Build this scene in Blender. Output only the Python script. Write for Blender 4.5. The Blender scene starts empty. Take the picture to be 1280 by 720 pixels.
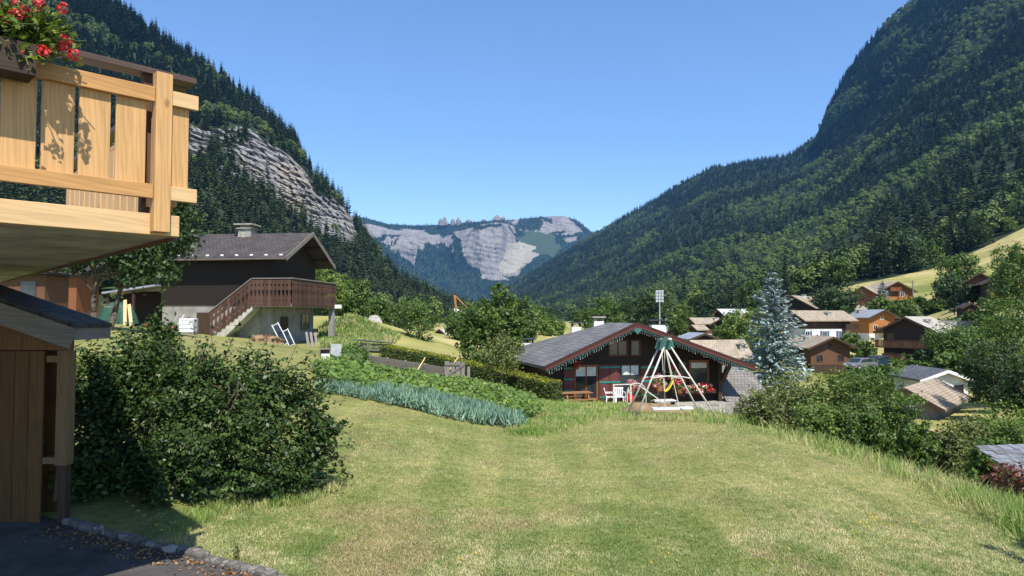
import bpy, math, random
import numpy as np
from mathutils import Vector, Matrix, noise

# ------------------------------------------------------------------ camera, sky, sun, exposure
R = math.radians
SC = bpy.context.scene
COL = SC.collection
F = 860.0                       # focal length in photo pixels (photo is 1280 x 720)
PITCH = math.atan(35 / F)       # the level line lies 35 px under the centre
cam_d = bpy.data.cameras.new('camera')
cam_d.sensor_width = 36.0
cam_d.lens = F / 1280 * 36
cam_d.clip_start = 0.1
cam_d.clip_end = 30000
cam = bpy.data.objects.new('camera', cam_d)
COL.objects.link(cam)
cam.location = (0, 0, 0)
cam.rotation_euler = (R(90) + PITCH, 0, 0)
SC.camera = cam

SUN_EL = R(54)
SUN_AZ = R(22)                  # behind the camera, this far to its right
SUN_DIR = Vector((math.sin(SUN_AZ) * math.cos(SUN_EL), -math.cos(SUN_AZ) * math.cos(SUN_EL), math.sin(SUN_EL)))
world = bpy.data.worlds.new('World')
SC.world = world
world.use_nodes = True
wn = world.node_tree
sky = wn.nodes.new('ShaderNodeTexSky')
sky.sky_type = 'NISHITA'
sky.sun_disc = False
sky.sun_elevation = SUN_EL
sky.sun_rotation = math.atan2(SUN_DIR.x, SUN_DIR.y)
sky.altitude = 900
sky.air_density = 1.05
sky.dust_density = 0.1
sky.ozone_density = 6.0
bg = wn.nodes['Background']
bg.inputs[1].default_value = 0.15
wn.links.new(sky.outputs[0], bg.inputs[0])
sun_d = bpy.data.lights.new('sun', 'SUN')
sun_d.energy = 5.0
sun_d.angle = R(0.5)
sun_d.color = (1.0, 0.95, 0.87)
sun = bpy.data.objects.new('sun', sun_d)
COL.objects.link(sun)
sun.rotation_euler = SUN_DIR.to_track_quat('Z', 'Y').to_euler()
SC.view_settings.view_transform = 'Standard'
SC.view_settings.look = 'None'
SC.view_settings.gamma = 1
SC.view_settings.use_curve_mapping = False
SC.view_settings.exposure = 0.53
SC.render.engine = 'CYCLES'
SC.cycles.max_bounces = 6
SC.cycles.diffuse_bounces = 3
SC.cycles.glossy_bounces = 2
SC.cycles.transmission_bounces = 4
SC.cycles.transparent_max_bounces = 6
SC.cycles.volume_bounces = 0
SC.cycles.use_denoising = True

random.seed(7)
RNG = np.random.default_rng(11)

# ------------------------------------------------------------------ placing
CT, ST = math.cos(PITCH), math.sin(PITCH)
def P(px, py, d):
    """World point seen at photo pixel (px, py), at distance d straight ahead."""
    a, b = (px - 640) / F, (360 - py) / F
    y, z = CT - b * ST, ST + b * CT
    k = d / y
    return Vector((a * k, d, z * k))
def pix(v):
    x, y, z = v
    yc = y * CT + z * ST
    zc = -y * ST + z * CT
    return 640 + F * x / yc, 360 - F * zc / yc

# ------------------------------------------------------------------ materials
MATS = {}
class NT:
    def __init__(s, name):
        s.m = bpy.data.materials.new(name)
        s.m.use_nodes = True
        s.t = s.m.node_tree
        s.b = s.t.nodes['Principled BSDF']
        s.out = s.t.nodes['Material Output']
    def n(s, kind, **kw):
        nd = s.t.nodes.new('ShaderNode' + kind)
        for k, v in kw.items():
            if k in nd.inputs: nd.inputs[k].default_value = v
            else: setattr(nd, k, v)
        return nd
    def l(s, a, b): s.t.links.new(a, b)
    def coords(s, kind='Object', scale=(1, 1, 1), rot=(0, 0, 0)):
        tc = s.n('TexCoord'); mp = s.n('Mapping')
        mp.inputs['Scale'].default_value = scale
        mp.inputs['Rotation'].default_value = rot
        s.l(tc.outputs[kind], mp.inputs[0])
        return mp.outputs[0]
    def world(s, scale=(1, 1, 1)):
        g = s.n('NewGeometry'); mp = s.n('Mapping')
        mp.inputs['Scale'].default_value = scale
        s.l(g.outputs['Position'], mp.inputs[0])
        return mp.outputs[0]
    def noise(s, vec, scale=5, detail=4, rough=.55):
        nd = s.n('TexNoise')
        nd.inputs['Scale'].default_value = scale
        nd.inputs['Detail'].default_value = detail
        nd.inputs['Roughness'].default_value = rough
        s.l(vec, nd.inputs['Vector'])
        return nd.outputs[0]
    def ramp(s, fac, stops, interp='LINEAR'):
        r = s.n('ValToRGB')
        r.color_ramp.interpolation = interp
        e = r.color_ramp.elements
        while len(e) < len(stops): e.new(.5)
        for i, (p, c) in enumerate(stops):
            e[i].position = p
            e[i].color = (*c, 1) if len(c) == 3 else c
        s.l(fac, r.inputs[0])
        return r.outputs[0]
    def mix(s, fac, a, b, mode='MIX'):
        m = s.n('MixRGB', blend_type=mode)
        for sock, v in ((m.inputs[0], fac), (m.inputs[1], a), (m.inputs[2], b)):
            if isinstance(v, (int, float)): sock.default_value = v
            elif isinstance(v, (tuple, list)): sock.default_value = (*v, 1)
            else: s.l(v, sock)
        return m.outputs[0]
    def math(s, op, a, b=0.0):
        m = s.n('Math', operation=op)
        for sock, v in ((m.inputs[0], a), (m.inputs[1], b)):
            if isinstance(v, (int, float)): sock.default_value = v
            else: s.l(v, sock)
        return m.outputs[0]
    def bump(s, h, strength=.4, dist=.02):
        b = s.n('Bump')
        b.inputs['Strength'].default_value = strength
        b.inputs['Distance'].default_value = dist
        s.l(h, b.inputs['Height'])
        s.l(b.outputs[0], s.b.inputs['Normal'])
    def done(s, col=None, rough=.7, spec=.3):
        if col is not None:
            if isinstance(col, tuple): s.b.inputs['Base Color'].default_value = (*col, 1)
            else: s.l(col, s.b.inputs['Base Color'])
        s.b.inputs['Roughness'].default_value = rough
        s.b.inputs['Specular IOR Level'].default_value = spec
        MATS[s.m.name] = s.m
        return s.m

def sc(c, k): return tuple(min(1, x * k) for x in c)
def m_plain(name, c, rough=.6, spec=.3, var=.18, scale=6, metal=0):
    t = NT(name)
    v = t.coords()
    f = t.noise(v, scale, 5)
    col = t.ramp(f, [(.3, sc(c, 1 - var)), (.7, sc(c, 1 + var))])
    t.b.inputs['Metallic'].default_value = metal
    t.bump(f, .15, .01)
    return t.done(col, rough, spec)
def m_wood(name, c, grain=(1, 1, .06), var=.25, scale=26, rough=.6, knots=0.0, dirt=0.0):
    """Sawn boards with the grain along the squashed axis; each board (mesh island) has its own tone."""
    t = NT(name)
    v = t.coords(scale=grain)
    g = t.n('NewGeometry')
    off = t.n('VectorMath', operation='ADD')
    t.l(v, off.inputs[0])
    cb = t.n('CombineXYZ')
    t.l(t.math('MULTIPLY', g.outputs['Random Per Island'], 37.0), cb.inputs[0])
    t.l(t.math('MULTIPLY', g.outputs['Random Per Island'], 11.0), cb.inputs[1])
    t.l(cb.outputs[0], off.inputs[1])
    w = t.n('TexWave', wave_type='BANDS', bands_direction='DIAGONAL')
    w.inputs['Scale'].default_value = scale * .6
    w.inputs['Distortion'].default_value = 11
    w.inputs['Detail'].default_value = 3
    w.inputs['Detail Scale'].default_value = 1.2
    t.l(off.outputs[0], w.inputs['Vector'])
    f = t.noise(off.outputs[0], scale, 5, .6)
    a = t.mix(.78, w.outputs[1], f)
    col = t.ramp(a, [(.15, sc(c, 1 - var)), (.5, c), (.85, sc(c, 1 + var * .8))])
    tone = t.ramp(g.outputs['Random Per Island'], [(0, (.7, .64, .56)), (.5, (.98, .96, .94)), (1, (1.16, 1.16, 1.16))])
    col = t.mix(1, col, tone, 'MULTIPLY')
    if knots:
        vo = t.n('TexVoronoi')
        vo.inputs['Scale'].default_value = 4.2
        kv = t.coords(scale=(1, 1, .55))
        t.l(kv, vo.inputs['Vector'])
        k = t.ramp(vo.outputs['Distance'], [(.05, (1, 1, 1)), (.1, (0, 0, 0))])
        col = t.mix(t.math('MULTIPLY', k, knots), col, sc(c, .35))
    if dirt:
        dn = t.noise(t.coords(), 2.2, 6, .65)
        dm = t.ramp(dn, [(.5, (0, 0, 0)), (.68, (1, 1, 1))])
        col = t.mix(t.math('MULTIPLY', dm, dirt), col, sc(c, .45))
    t.bump(a, .25, .006)
    return t.done(col, rough, .25)
def m_leaf(name, c, var=.35, trans=.3, rough=.5, hue=(1.15, 1.0, .8), patch=0.6, inst=False, spec=.35):
    """Leaf: own tone per leaf (island), soft patches through the crown, lets some light through."""
    t = NT(name)
    g = t.n('NewGeometry')
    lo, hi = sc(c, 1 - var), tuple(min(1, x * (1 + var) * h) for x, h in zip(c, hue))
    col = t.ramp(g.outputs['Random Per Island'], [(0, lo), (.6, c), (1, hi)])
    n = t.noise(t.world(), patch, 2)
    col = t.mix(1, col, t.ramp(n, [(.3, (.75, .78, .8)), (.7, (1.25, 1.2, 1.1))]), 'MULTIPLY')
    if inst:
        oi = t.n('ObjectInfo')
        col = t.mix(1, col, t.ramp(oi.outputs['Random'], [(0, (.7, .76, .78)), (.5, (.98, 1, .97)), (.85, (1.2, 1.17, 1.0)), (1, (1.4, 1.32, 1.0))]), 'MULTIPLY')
    t.done(col, rough, spec)
    if trans:
        tr = t.n('BsdfTranslucent')
        t.l(t.mix(1, col, (1.2, 1.3, .5), 'MULTIPLY'), tr.inputs[0])
        mx = t.n('MixShader')
        mx.inputs[0].default_value = trans
        t.l(t.b.outputs[0], mx.inputs[1]); t.l(tr.outputs[0], mx.inputs[2])
        t.l(mx.outputs[0], t.out.inputs[0])
    return t.m
def m_tiles(name, c, c2, rowh=.3, w=.35, var=.3, rough=.75, rot=(0, 0, 0), bump=.5, moss=None):
    """Roof covering: courses of shingles along the slope (uv in metres)."""
    t = NT(name)
    tc = t.n('TexCoord')
    b = t.n('TexBrick')
    b.inputs['Color1'].default_value = (*c, 1)
    b.inputs['Color2'].default_value = (*c2, 1)
    b.inputs['Mortar'].default_value = (*sc(c, .35), 1)
    b.inputs['Scale'].default_value = 1
    b.inputs['Mortar Size'].default_value = .018
    b.inputs['Mortar Smooth'].default_value = .4
    b.inputs['Brick Width'].default_value = w
    b.inputs['Row Height'].default_value = rowh
    t.l(tc.outputs['UV'], b.inputs['Vector'])
    n = t.noise(t.coords('UV'), .9, 6, .65)
    col = t.mix(1, b.outputs[0], t.ramp(n, [(.3, (1 - var,) * 3), (.7, (1 + var * .7,) * 3)]), 'MULTIPLY')
    st = t.noise(t.coords('UV', (3, .35, 1)), 2.0, 4)
    col = t.mix(1, col, t.ramp(st, [(.3, (.8, .8, .8)), (.7, (1.15, 1.15, 1.15))]), 'MULTIPLY')
    if moss:
        mn = t.noise(t.coords('UV'), 1.7, 6, .7)
        col = t.mix(t.ramp(mn, [(.55, (0, 0, 0)), (.72, (.8, .8, .8))]), col, moss)
    t.bump(b.outputs[1], -bump, .02)
    return t.done(col, rough, .25)
def m_stone(name, c, c2, scale=3, rough=.9):
    t = NT(name)
    v = t.coords()
    vo = t.n('TexVoronoi', feature='DISTANCE_TO_EDGE')
    vo.inputs['Scale'].default_value = scale
    t.l(v, vo.inputs['Vector'])
    vc = t.n('TexVoronoi')
    vc.inputs['Scale'].default_value = scale
    t.l(v, vc.inputs['Vector'])
    bw = t.n('RGBToBW'); t.l(vc.outputs['Color'], bw.inputs[0])
    col = t.ramp(bw.outputs[0], [(.2, c), (.8, c2)])
    n = t.noise(v, 14, 5)
    col = t.mix(1, col, t.ramp(n, [(.3, (.75, .75, .75)), (.7, (1.2, 1.2, 1.2))]), 'MULTIPLY')
    col = t.mix(t.ramp(vo.outputs['Distance'], [(.0, (1, 1, 1)), (.06, (0, 0, 0))]), col, sc(c, .5))
    t.bump(vo.outputs['Distance'], .6, .03)
    return t.done(col, rough, .2)
def m_plaster(name, c, rough=.9, stain=.35):
    t = NT(name)
    v = t.coords()
    n = t.noise(v, 1.3, 6, .65)
    n2 = t.noise(v, 60, 2)
    s = t.noise(t.coords(scale=(3, 3, .35)), 1.2, 4)
    col = t.ramp(n, [(.3, sc(c, 1 - stain)), (.65, sc(c, 1.05))])
    col = t.mix(1, col, t.ramp(s, [(.3, (.8, .79, .77)), (.6, (1.05, 1.05, 1.05))]), 'MULTIPLY')
    t.bump(n2, .2, .01)
    return t.done(col, rough, .2)
def m_glass(name, c=(.02, .025, .03)):
    t = NT(name)
    n = t.noise(t.coords(), 1.5, 2)
    col = t.ramp(n, [(.35, sc(c, .6)), (.65, sc(c, 1.8))])
    return t.done(col, .06, .6)

# ------------------------------------------------------------------ mesh building
class MB:
    def __init__(s): s.v = []; s.f = []; s.uv = {}
    def add(s, vs, fs):
        o = len(s.v)
        s.v += [tuple(v) for v in vs]
        s.f += [tuple(i + o for i in f) for f in fs]
        return s
    def box(s, c, size, rz=0, m=None):
        hx, hy, hz = size[0] / 2, size[1] / 2, size[2] / 2
        vs = [Vector((x, y, z)) for x in (-hx, hx) for y in (-hy, hy) for z in (-hz, hz)]
        M = m if m is not None else Matrix.Rotation(rz, 3, 'Z')
        vs = [M @ v + Vector(c) for v in vs]
        return s.add(vs, [(0, 1, 3, 2), (4, 6, 7, 5), (0, 4, 5, 1), (2, 3, 7, 6), (0, 2, 6, 4), (1, 5, 7, 3)])
    def span(s, x0, x1, y0, y1, z0, z1):
        return s.box(((x0 + x1) / 2, (y0 + y1) / 2, (z0 + z1) / 2), (abs(x1 - x0), abs(y1 - y0), abs(z1 - z0)))
    def beam(s, p, q, w, h, up=(0, 0, 1), zc=True):
        """A board from p to q, w across and h high."""
        p, q = Vector(p), Vector(q)
        d = (q - p); L = d.length; d.normalize()
        up = Vector(up)
        if abs(d.dot(up)) > .98: up = Vector((0, 1, 0))
        x = d.cross(up).normalized(); z = x.cross(d).normalized()
        M = Matrix((x, d, z)).transposed()
        return s.box((p + q) / 2, (w, L, h), m=M)
    def tube(s, p, q, r0, r1=None, n=8, cap=True):
        p, q = Vector(p), Vector(q)
        r1 = r0 if r1 is None else r1
        d = (q - p).normalized()
        a = d.orthogonal().normalized(); b = d.cross(a)
        vs = []
        for c, r in ((p, r0), (q, r1)):
            for i in range(n):
                t = 2 * math.pi * i / n
                vs.append(c + (a * math.cos(t) + b * math.sin(t)) * r)
        fs = [(i, (i + 1) % n, n + (i + 1) % n, n + i) for i in range(n)]
        if cap: fs += [tuple(range(n - 1, -1, -1)), tuple(range(n, 2 * n))]
        return s.add(vs, fs)
    def path(s, pts, r, n=7):
        for a, b in zip(pts[:-1], pts[1:]): s.tube(a, b, r, r, n)
        return s
    def poly(s, pts, nrm, th):
        """Flat outline pts extruded by th along nrm."""
        nrm = Vector(nrm).normalized() * th
        n = len(pts)
        vs = [Vector(p) for p in pts] + [Vector(p) + nrm for p in pts]
        fs = [tuple(range(n - 1, -1, -1)), tuple(range(n, 2 * n))]
        fs += [(i, (i + 1) % n, n + (i + 1) % n, n + i) for i in range(n)]
        return s.add(vs, fs)
    def lathe(s, prof, c=(0, 0, 0), n=14):
        vs, fs = [], []
        for r, z in prof:
            for i in range(n):
                t = 2 * math.pi * i / n
                vs.append((c[0] + r * math.cos(t), c[1] + r * math.sin(t), c[2] + z))
        for k in range(len(prof) - 1):
            for i in range(n):
                fs.append((k * n + i, k * n + (i + 1) % n, (k + 1) * n + (i + 1) % n, (k + 1) * n + i))
        fs += [tuple(range(n - 1, -1, -1)), tuple(range((len(prof) - 1) * n, len(prof) * n))]
        return s.add(vs, fs)
    def blob(s, c, r, seg=10, rough=.25, seed=0):
        vs, fs = [], []
        rings = seg // 2 + 1
        for j in range(rings + 1):
            ph = math.pi * j / rings
            for i in range(seg):
                th = 2 * math.pi * i / seg
                d = Vector((math.sin(ph) * math.cos(th), math.sin(ph) * math.sin(th), math.cos(ph)))
                k = 1 + rough * noise.noise(d * 1.7 + Vector((seed * 3.1, seed * 1.7, 0)))
                vs.append(Vector(c) + Vector((d.x * r[0], d.y * r[1], d.z * r[2])) * k)
        for j in range(rings):
            for i in range(seg):
                fs.append((j * seg + i, (j + 1) * seg + i, (j + 1) * seg + (i + 1) % seg, j * seg + (i + 1) % seg))
        return s.add(vs, fs)
    def build(s, name, mat, parent=None, world=False, smooth=False, uvf=None, bevel=0):
        me = bpy.data.meshes.new(name)
        vs = s.v
        if world and parent is not None:
            inv = (Matrix.Translation(parent.location) @ parent.rotation_euler.to_matrix().to_4x4()).inverted()
            vs = [inv @ Vector(v) for v in vs]
        me.from_pydata([tuple(v) for v in vs], [], s.f)
        me.update()
        if uvf:
            ul = me.uv_layers.new(name='uv')
            for p in me.polygons:
                for li in p.loop_indices:
                    ul.data[li].uv = uvf(me.vertices[me.loops[li].vertex_index].co, p.normal)
        return link(name, me, mat, parent, smooth, bevel)

def link(name, me, mat, parent=None, smooth=False, bevel=0):
    me.materials.append(MATS[mat] if isinstance(mat, str) else mat)
    if smooth: me.polygons.foreach_set('use_smooth', [True] * len(me.polygons))
    o = bpy.data.objects.new(name, me)
    COL.objects.link(o)
    if parent is not None: o.parent = parent
    if bevel:
        b = o.modifiers.new('bevel', 'BEVEL'); b.width = bevel; b.segments = 2; b.limit_method = 'ANGLE'
    return o
def empty(name, loc=(0, 0, 0), rz=0):
    o = bpy.data.objects.new(name, None)
    o.empty_display_size = .2
    COL.objects.link(o)
    o.location = loc
    o.rotation_euler = (0, 0, rz)
    return o
def tag(o, label=None, cat=None, group=None, kind=None):
    if label: o['label'] = label
    if cat: o['category'] = cat
    if group: o['group'] = group
    if kind: o['kind'] = kind
    return o
def thing(name, label, cat, loc=(0, 0, 0), rz=0, group=None):
    return tag(empty(name, loc, rz), label, cat, group)
KIDS = {}
def copy_tree(o, parent=None):
    c = o.copy()
    COL.objects.link(c)
    c.parent = parent
    for ch in list(o.children): copy_tree(ch, c)
    return c
def np_mesh(name, V, Fq):
    """Mesh from arrays: V (n,3), Fq (m,k)."""
    V = np.asarray(V, np.float32); Fq = np.asarray(Fq, np.int32)
    me = bpy.data.meshes.new(name)
    k = Fq.shape[1]
    me.vertices.add(len(V)); me.loops.add(Fq.size); me.polygons.add(len(Fq))
    me.vertices.foreach_set('co', V.ravel())
    me.loops.foreach_set('vertex_index', Fq.ravel())
    me.polygons.foreach_set('loop_start', np.arange(0, Fq.size, k, dtype=np.int32))
    me.polygons.foreach_set('loop_total', np.full(len(Fq), k, np.int32))
    me.update(calc_edges=True)
    return me
def unit(a): return a / np.maximum(np.linalg.norm(a, axis=-1, keepdims=True), 1e-9)
def leaf_arrays(C, N, S, asp=.6, fold=.18, rng=RNG, A=None):
    """One folded leaf (two triangles sharing the midrib) at each C, facing N, S long."""
    n = len(C)
    N = unit(N)
    if A is None: A = rng.normal(size=(n, 3))
    A = unit(A - (A * N).sum(1, keepdims=True) * N)
    B = np.cross(N, A)
    S = np.asarray(S).reshape(-1, 1) * np.ones((n, 1))
    V = np.stack([C - A * S * .5, C + B * S * asp * .5 - A * S * .05 + N * S * fold, C + A * S * .5, C - B * S * asp * .5 - A * S * .05 + N * S * fold], 1).reshape(-1, 3)
    i = np.arange(n)[:, None] * 4
    Fq = np.concatenate([i + np.array([[0, 1, 2]]), i + np.array([[0, 2, 3]])], 1).reshape(-1, 3)
    return V, Fq
def leaf_quads(C, N, S, asp=.6, fold=.12, rng=RNG, A=None):
    V, _ = leaf_arrays(C, N, S, asp, fold, rng, A)
    return V, np.arange(len(C))[:, None] * 4 + np.array([[0, 1, 2, 3]])
def copy_label(o, label, group=None):
    o['label'] = label
    if group: o['group'] = group
    return o
# ------------------------------------------------------------------ terrain: one ground sheet through measured points
LEFT_COLS = [  # px : foot, low slope, foot of the cliff, top of the cliff, ridge  (py, distance)
    (-420, [(375, 90), (150, 330), (-80, 500), (-260, 600), (-700, 850)]),
    (-200, [(382, 95), (200, 345), (60, 550), (-60, 640), (-430, 880)]),
    (0, [(390, 100), (290, 335), (185, 560), (120, 640), (-105, 900)]),
    (100, [(395, 110), (298, 350), (180, 580), (132, 650), (-22, 910)]),
    (165, [(398, 120), (302, 362), (186, 590), (140, 660), (18, 920)]),
    (215, [(400, 127), (308, 376), (190, 598), (150, 668), (56, 927)]),
    (265, [(401, 134), (315, 400), (204, 618), (158, 684), (84, 935)]),
    (310, [(402, 142), (322, 425), (222, 644), (165, 703), (119, 940)]),
    (345, [(403, 160), (331, 450), (246, 670), (186, 720), (150, 935)]),
    (368, [(403, 170), (338, 465), (258, 680), (207, 726), (172, 920)]),
    (388, [(404, 180), (345, 480), (268, 690), (228, 732), (212, 890)]),
    (428, [(404, 220), (360, 520), (289, 720), (258, 752), (252, 850)]),
    (458, [(404, 260), (376, 560), (318, 740), (304, 770), (302, 800)]),
    (500, [(404, 320), (387, 600), (360, 760), (355, 780), (352, 810)]),
    (545, [(404, 420), (395, 650), (381, 780), (378, 800), (376, 830)]),
    (590, [(405, 600), (401, 750), (399, 830), (398, 850), (397, 880)]),
    (625, [(406, 800), (405, 850), (404.5, 880), (404, 900), (404, 930)]),
]
RIGHT_COLS = [
    (575, [(404, 1500), (401, 2000), (398, 2500), (396, 2900), (394, 3300)]),
    (610, [(403, 1200), (396, 1800), (388, 2400), (382, 2900), (376, 3300)]),
    (640, [(402, 900), (392, 1500), (380, 2200), (368, 2800), (356, 3300)]),
    (700, [(402, 600), (385, 1200), (365, 1900), (340, 2600), (320, 3200)]),
    (750, [(402, 500), (380, 1000), (350, 1700), (315, 2400), (289, 3100)]),
    (800, [(401, 400), (372, 900), (335, 1500), (290, 2300), (260, 3000)]),
    (850, [(400, 350), (365, 800), (315, 1400), (262, 2200), (230, 2900)]),
    (890, [(397, 320), (358, 750), (300, 1300), (240, 2100), (210, 2800)]),
    (945, [(388, 290), (350, 700), (285, 1250), (225, 2000), (201, 2600)]),
    (985, [(380, 275), (345, 650), (275, 1200), (222, 1900), (196, 2500)]),
    (1018, [(370, 265), (330, 620), (262, 1150), (206, 1800), (172, 2300)]),
    (1036, [(364, 262), (322, 610), (252, 1130), (190, 1740), (132, 2080)]),
    (1060, [(358, 262), (313, 600), (238, 1100), (170, 1650), (88, 2000)]),
    (1100, [(350, 266), (298, 580), (215, 1050), (130, 1550), (36, 1900)]),
    (1140, [(341, 280), (280, 560), (190, 1000), (90, 1450), (2, 1850)]),
    (1200, [(322, 300), (250, 540), (150, 950), (50, 1350), (-62, 1800)]),
    (1280, [(285, 312), (215, 520), (110, 900), (0, 1250), (-150, 1750)]),
    (1450, [(225, 335), (150, 520), (30, 880), (-100, 1200), (-330, 1700)]),
    (1700, [(160, 360), (60, 520), (-100, 860), (-260, 1150), (-560, 1600)]),
]
GP = []   # ground points (x, y, z)
def gp(px, py, d): GP.append(tuple(P(px, py, d)))
for q in [(-3.4, 7.3, -2.5), (-4.8, 8.2, -2.5), (0, 6.4, -2.5), (3, 6.5, -2.55), (0, 0, -2.45), (-6, 4, -2.5), (-7, 8, -2.5), (5, 0, -2.6), (-10, 0, -2.45), (0, -8, -2.4),
          (12, -6, -3), (-14, -6, -2.2), (-9, 10.5, -2.3), (-4.2, 9.6, -2.45), (-2.5, 9.2, -2.46)]: GP.append(q)
for q in [(640, 600, 10.7), (640, 560, 14.1), (800, 523, 19.3), (900, 523.5, 19.3), (700, 507, 26), (740, 505, 33), (850, 508, 33), (1280, 640, 11), (1280, 700, 8), (1100, 588, 12.7),
          (1000, 545, 18.5), (930, 530, 20.5), (1250, 640, 16), (1100, 575, 22), (1000, 552, 27), (940, 540, 27), (1300, 660, 20), (1170, 512, 55), (1230, 590, 30), (1100, 530, 42),
          (440, 502, 17.2), (480, 505, 17.2), (440, 598, 10.3), (420, 470, 22), (410, 450, 28), (372, 433, 46), (250, 420, 46), (300, 423, 46), (420, 428, 56), (130, 418, 24), (60, 396, 32), (200, 440, 18.5),
          (160, 440, 18), (650, 534, 17.1), (690, 502, 30), (485, 452, 33), (560, 472, 26), (615, 482, 30), (560, 500, 20.2), (440, 402, 64), (430, 431, 46), (500, 432, 50), (400, 396, 70), (500, 414, 90), (560, 420, 120),
          (600, 405, 400), (700, 404, 450), (800, 400, 350), (900, 512, 50), (1040, 467, 97), (1150, 459, 95), (1030, 430, 126), (1090, 425, 142), (1105, 386, 175), (1240, 373, 140),
          (1200, 397, 120), (1280, 432, 80), (1180, 342, 250), (1280, 545, 40), (1400, 440, 80), (1400, 330, 170), (900, 430, 110), (880, 412, 170), (700, 470, 80), (620, 450, 80), (740, 430, 150),
          (100, 402, 50), (20, 398, 60), (-200, 390, 50), (-400, 400, 30), (1700, 640, 20), (1500, 700, 12)]: gp(*q)
for cols in (LEFT_COLS, RIGHT_COLS):
    for px, ks in cols: gp(px, *ks[0])
for px in (-400, 0, 400, 800, 1200, 1700): gp(px, 398, 5000); gp(px, 397, 7200)
def uvw(x, y):
    yy = np.maximum(np.asarray(y, float) + 10, 1.5)
    return np.asarray(x, float) / yy * 3.2, np.log(yy) * 1.6
_g = np.array(GP)
_gu, _gv = uvw(_g[:, 0], _g[:, 1])
def _k(r2): return np.where(r2 > 1e-12, r2 * np.log(np.maximum(r2, 1e-12)) * .5, 0)
_s = np.maximum(_g[:, 1] + 10, 3)          # solve for slope to the eye, not height: keeps far points from swamping near ones
_A = _k((_gu[:, None] - _gu) ** 2 + (_gv[:, None] - _gv) ** 2) + np.eye(len(_g)) * 2e-3
_Q = np.stack([np.ones(len(_g)), _gu, _gv], 1)
_M = np.block([[_A, _Q], [_Q.T, np.zeros((3, 3))]])
_W = np.linalg.solve(_M, np.concatenate([_g[:, 2] / _s, np.zeros(3)]))
def gz(x, y):
    x = np.atleast_1d(np.asarray(x, float)); y = np.atleast_1d(np.asarray(y, float))
    u, v = uvw(x, y)
    out = np.empty(len(x))
    for i in range(0, len(x), 20000):
        a, b = u[i:i + 20000], v[i:i + 20000]
        out[i:i + 20000] = _k((a[:, None] - _gu) ** 2 + (b[:, None] - _gv) ** 2) @ _W[:-3] + _W[-3] + _W[-2] * a + _W[-1] * b
    return out * np.maximum(y + 10, 3)
def g1(x, y): return float(gz(x, y)[0])
def on(px, d):
    """Ground point straight ahead at photo column px and distance d."""
    x = (px - 640) / F * d
    return Vector((x, d, g1(x, d)))
def ground_at(px, py, lo=5.0, hi=200.0):
    """Nearest ground point that shows at photo pixel (px, py)."""
    ds = np.exp(np.linspace(math.log(lo), math.log(hi), 500))
    k = ds
    xs = np.array([P(px, py, d).x for d in ds]); zs = np.array([P(px, py, d).z for d in ds])
    g = gz(xs, ds)
    below = np.where(zs <= g)[0]
    i = below[0] if len(below) else len(ds) - 1
    return Vector((xs[i], ds[i], g[i]))
def in_poly(px, py, poly):
    px = np.asarray(px); py = np.asarray(py)
    c = np.zeros(px.shape, bool)
    n = len(poly)
    for i in range(n):
        x1, y1 = poly[i]; x2, y2 = poly[(i + 1) % n]
        if y1 == y2: continue
        hit = ((y1 > py) != (y2 > py)) & (px < (x2 - x1) * (py - y1) / (y2 - y1) + x1)
        c ^= hit
    return c

# ground sheet
t = NT('ground_cover')
wv = t.world()
n1 = t.noise(wv, .09, 5, .6); n2 = t.noise(wv, .9, 6, .65); n3 = t.noise(wv, 9, 4, .7)
dist = t.n('VectorMath', operation='LENGTH'); t.l(wv, dist.inputs[0])
near = t.ramp(n1, [(.33, (.13, .155, .045)), (.5, (.22, .215, .08)), (.66, (.31, .27, .125))])
near = t.mix(1, near, t.ramp(n2, [(.3, (.72, .76, .7)), (.7, (1.25, 1.2, 1.15))]), 'MULTIPLY')
near = t.mix(1, near, t.ramp(n3, [(.3, (.62, .68, .6)), (.7, (1.3, 1.25, 1.25))]), 'MULTIPLY')
bs = t.noise(wv, .55, 4, .7)
near = t.mix(t.ramp(bs, [(.6, (0, 0, 0)), (.72, (.55, .55, .55))]), near, (.26, .2, .12))
# mower passes: strips a metre wide running away from the house
mv = t.world(scale=(1, .12, 0))
wv2 = t.n('TexWave', wave_type='BANDS', bands_direction='X')
wv2.inputs['Scale'].default_value = .32; wv2.inputs['Distortion'].default_value = 1.6; wv2.inputs['Detail'].default_value = 2; wv2.inputs['Detail Scale'].default_value = .5
t.l(mv, wv2.inputs['Vector'])
near = t.mix(1, near, t.ramp(wv2.outputs[1], [(.3, (.95, .97, .95)), (.7, (1.05, 1.04, 1.04))]), 'MULTIPLY')
m1 = t.noise(wv, .018, 5, .6); m2 = t.noise(wv, .15, 5, .6)
far = t.ramp(m1, [(.36, (.14, .17, .04)), (.46, (.27, .26, .085)), (.58, (.42, .35, .16))])
far = t.mix(1, far, t.ramp(m2, [(.3, (.75, .78, .72)), (.7, (1.2, 1.18, 1.15))]), 'MULTIPLY')
fm = t.ramp(t.math('DIVIDE', dist.outputs['Value'], 100.0), [(.34, (0, 0, 0)), (.5, (1, 1, 1))])
t.bump(n3, .5, .04)
t.done(t.mix(fm, near, far), .95, .1)
ga = np.linspace(-1.7, 1.7, 300)
gy = np.concatenate([[-8.5, -7, -5, -3, -1], np.exp(np.linspace(math.log(11), math.log(7200), 330)) - 10])
GA, GY = np.meshgrid(ga, gy)
GX = GA * (GY + 10)
gV = np.stack([GX.ravel(), GY.ravel(), gz(GX.ravel(), GY.ravel())], 1)
gi = np.arange(len(gy) - 1)[:, None] * 300 + np.arange(299)[None]
gF = np.stack([gi, gi + 1, gi + 301, gi + 300], -1).reshape(-1, 4)
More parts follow.
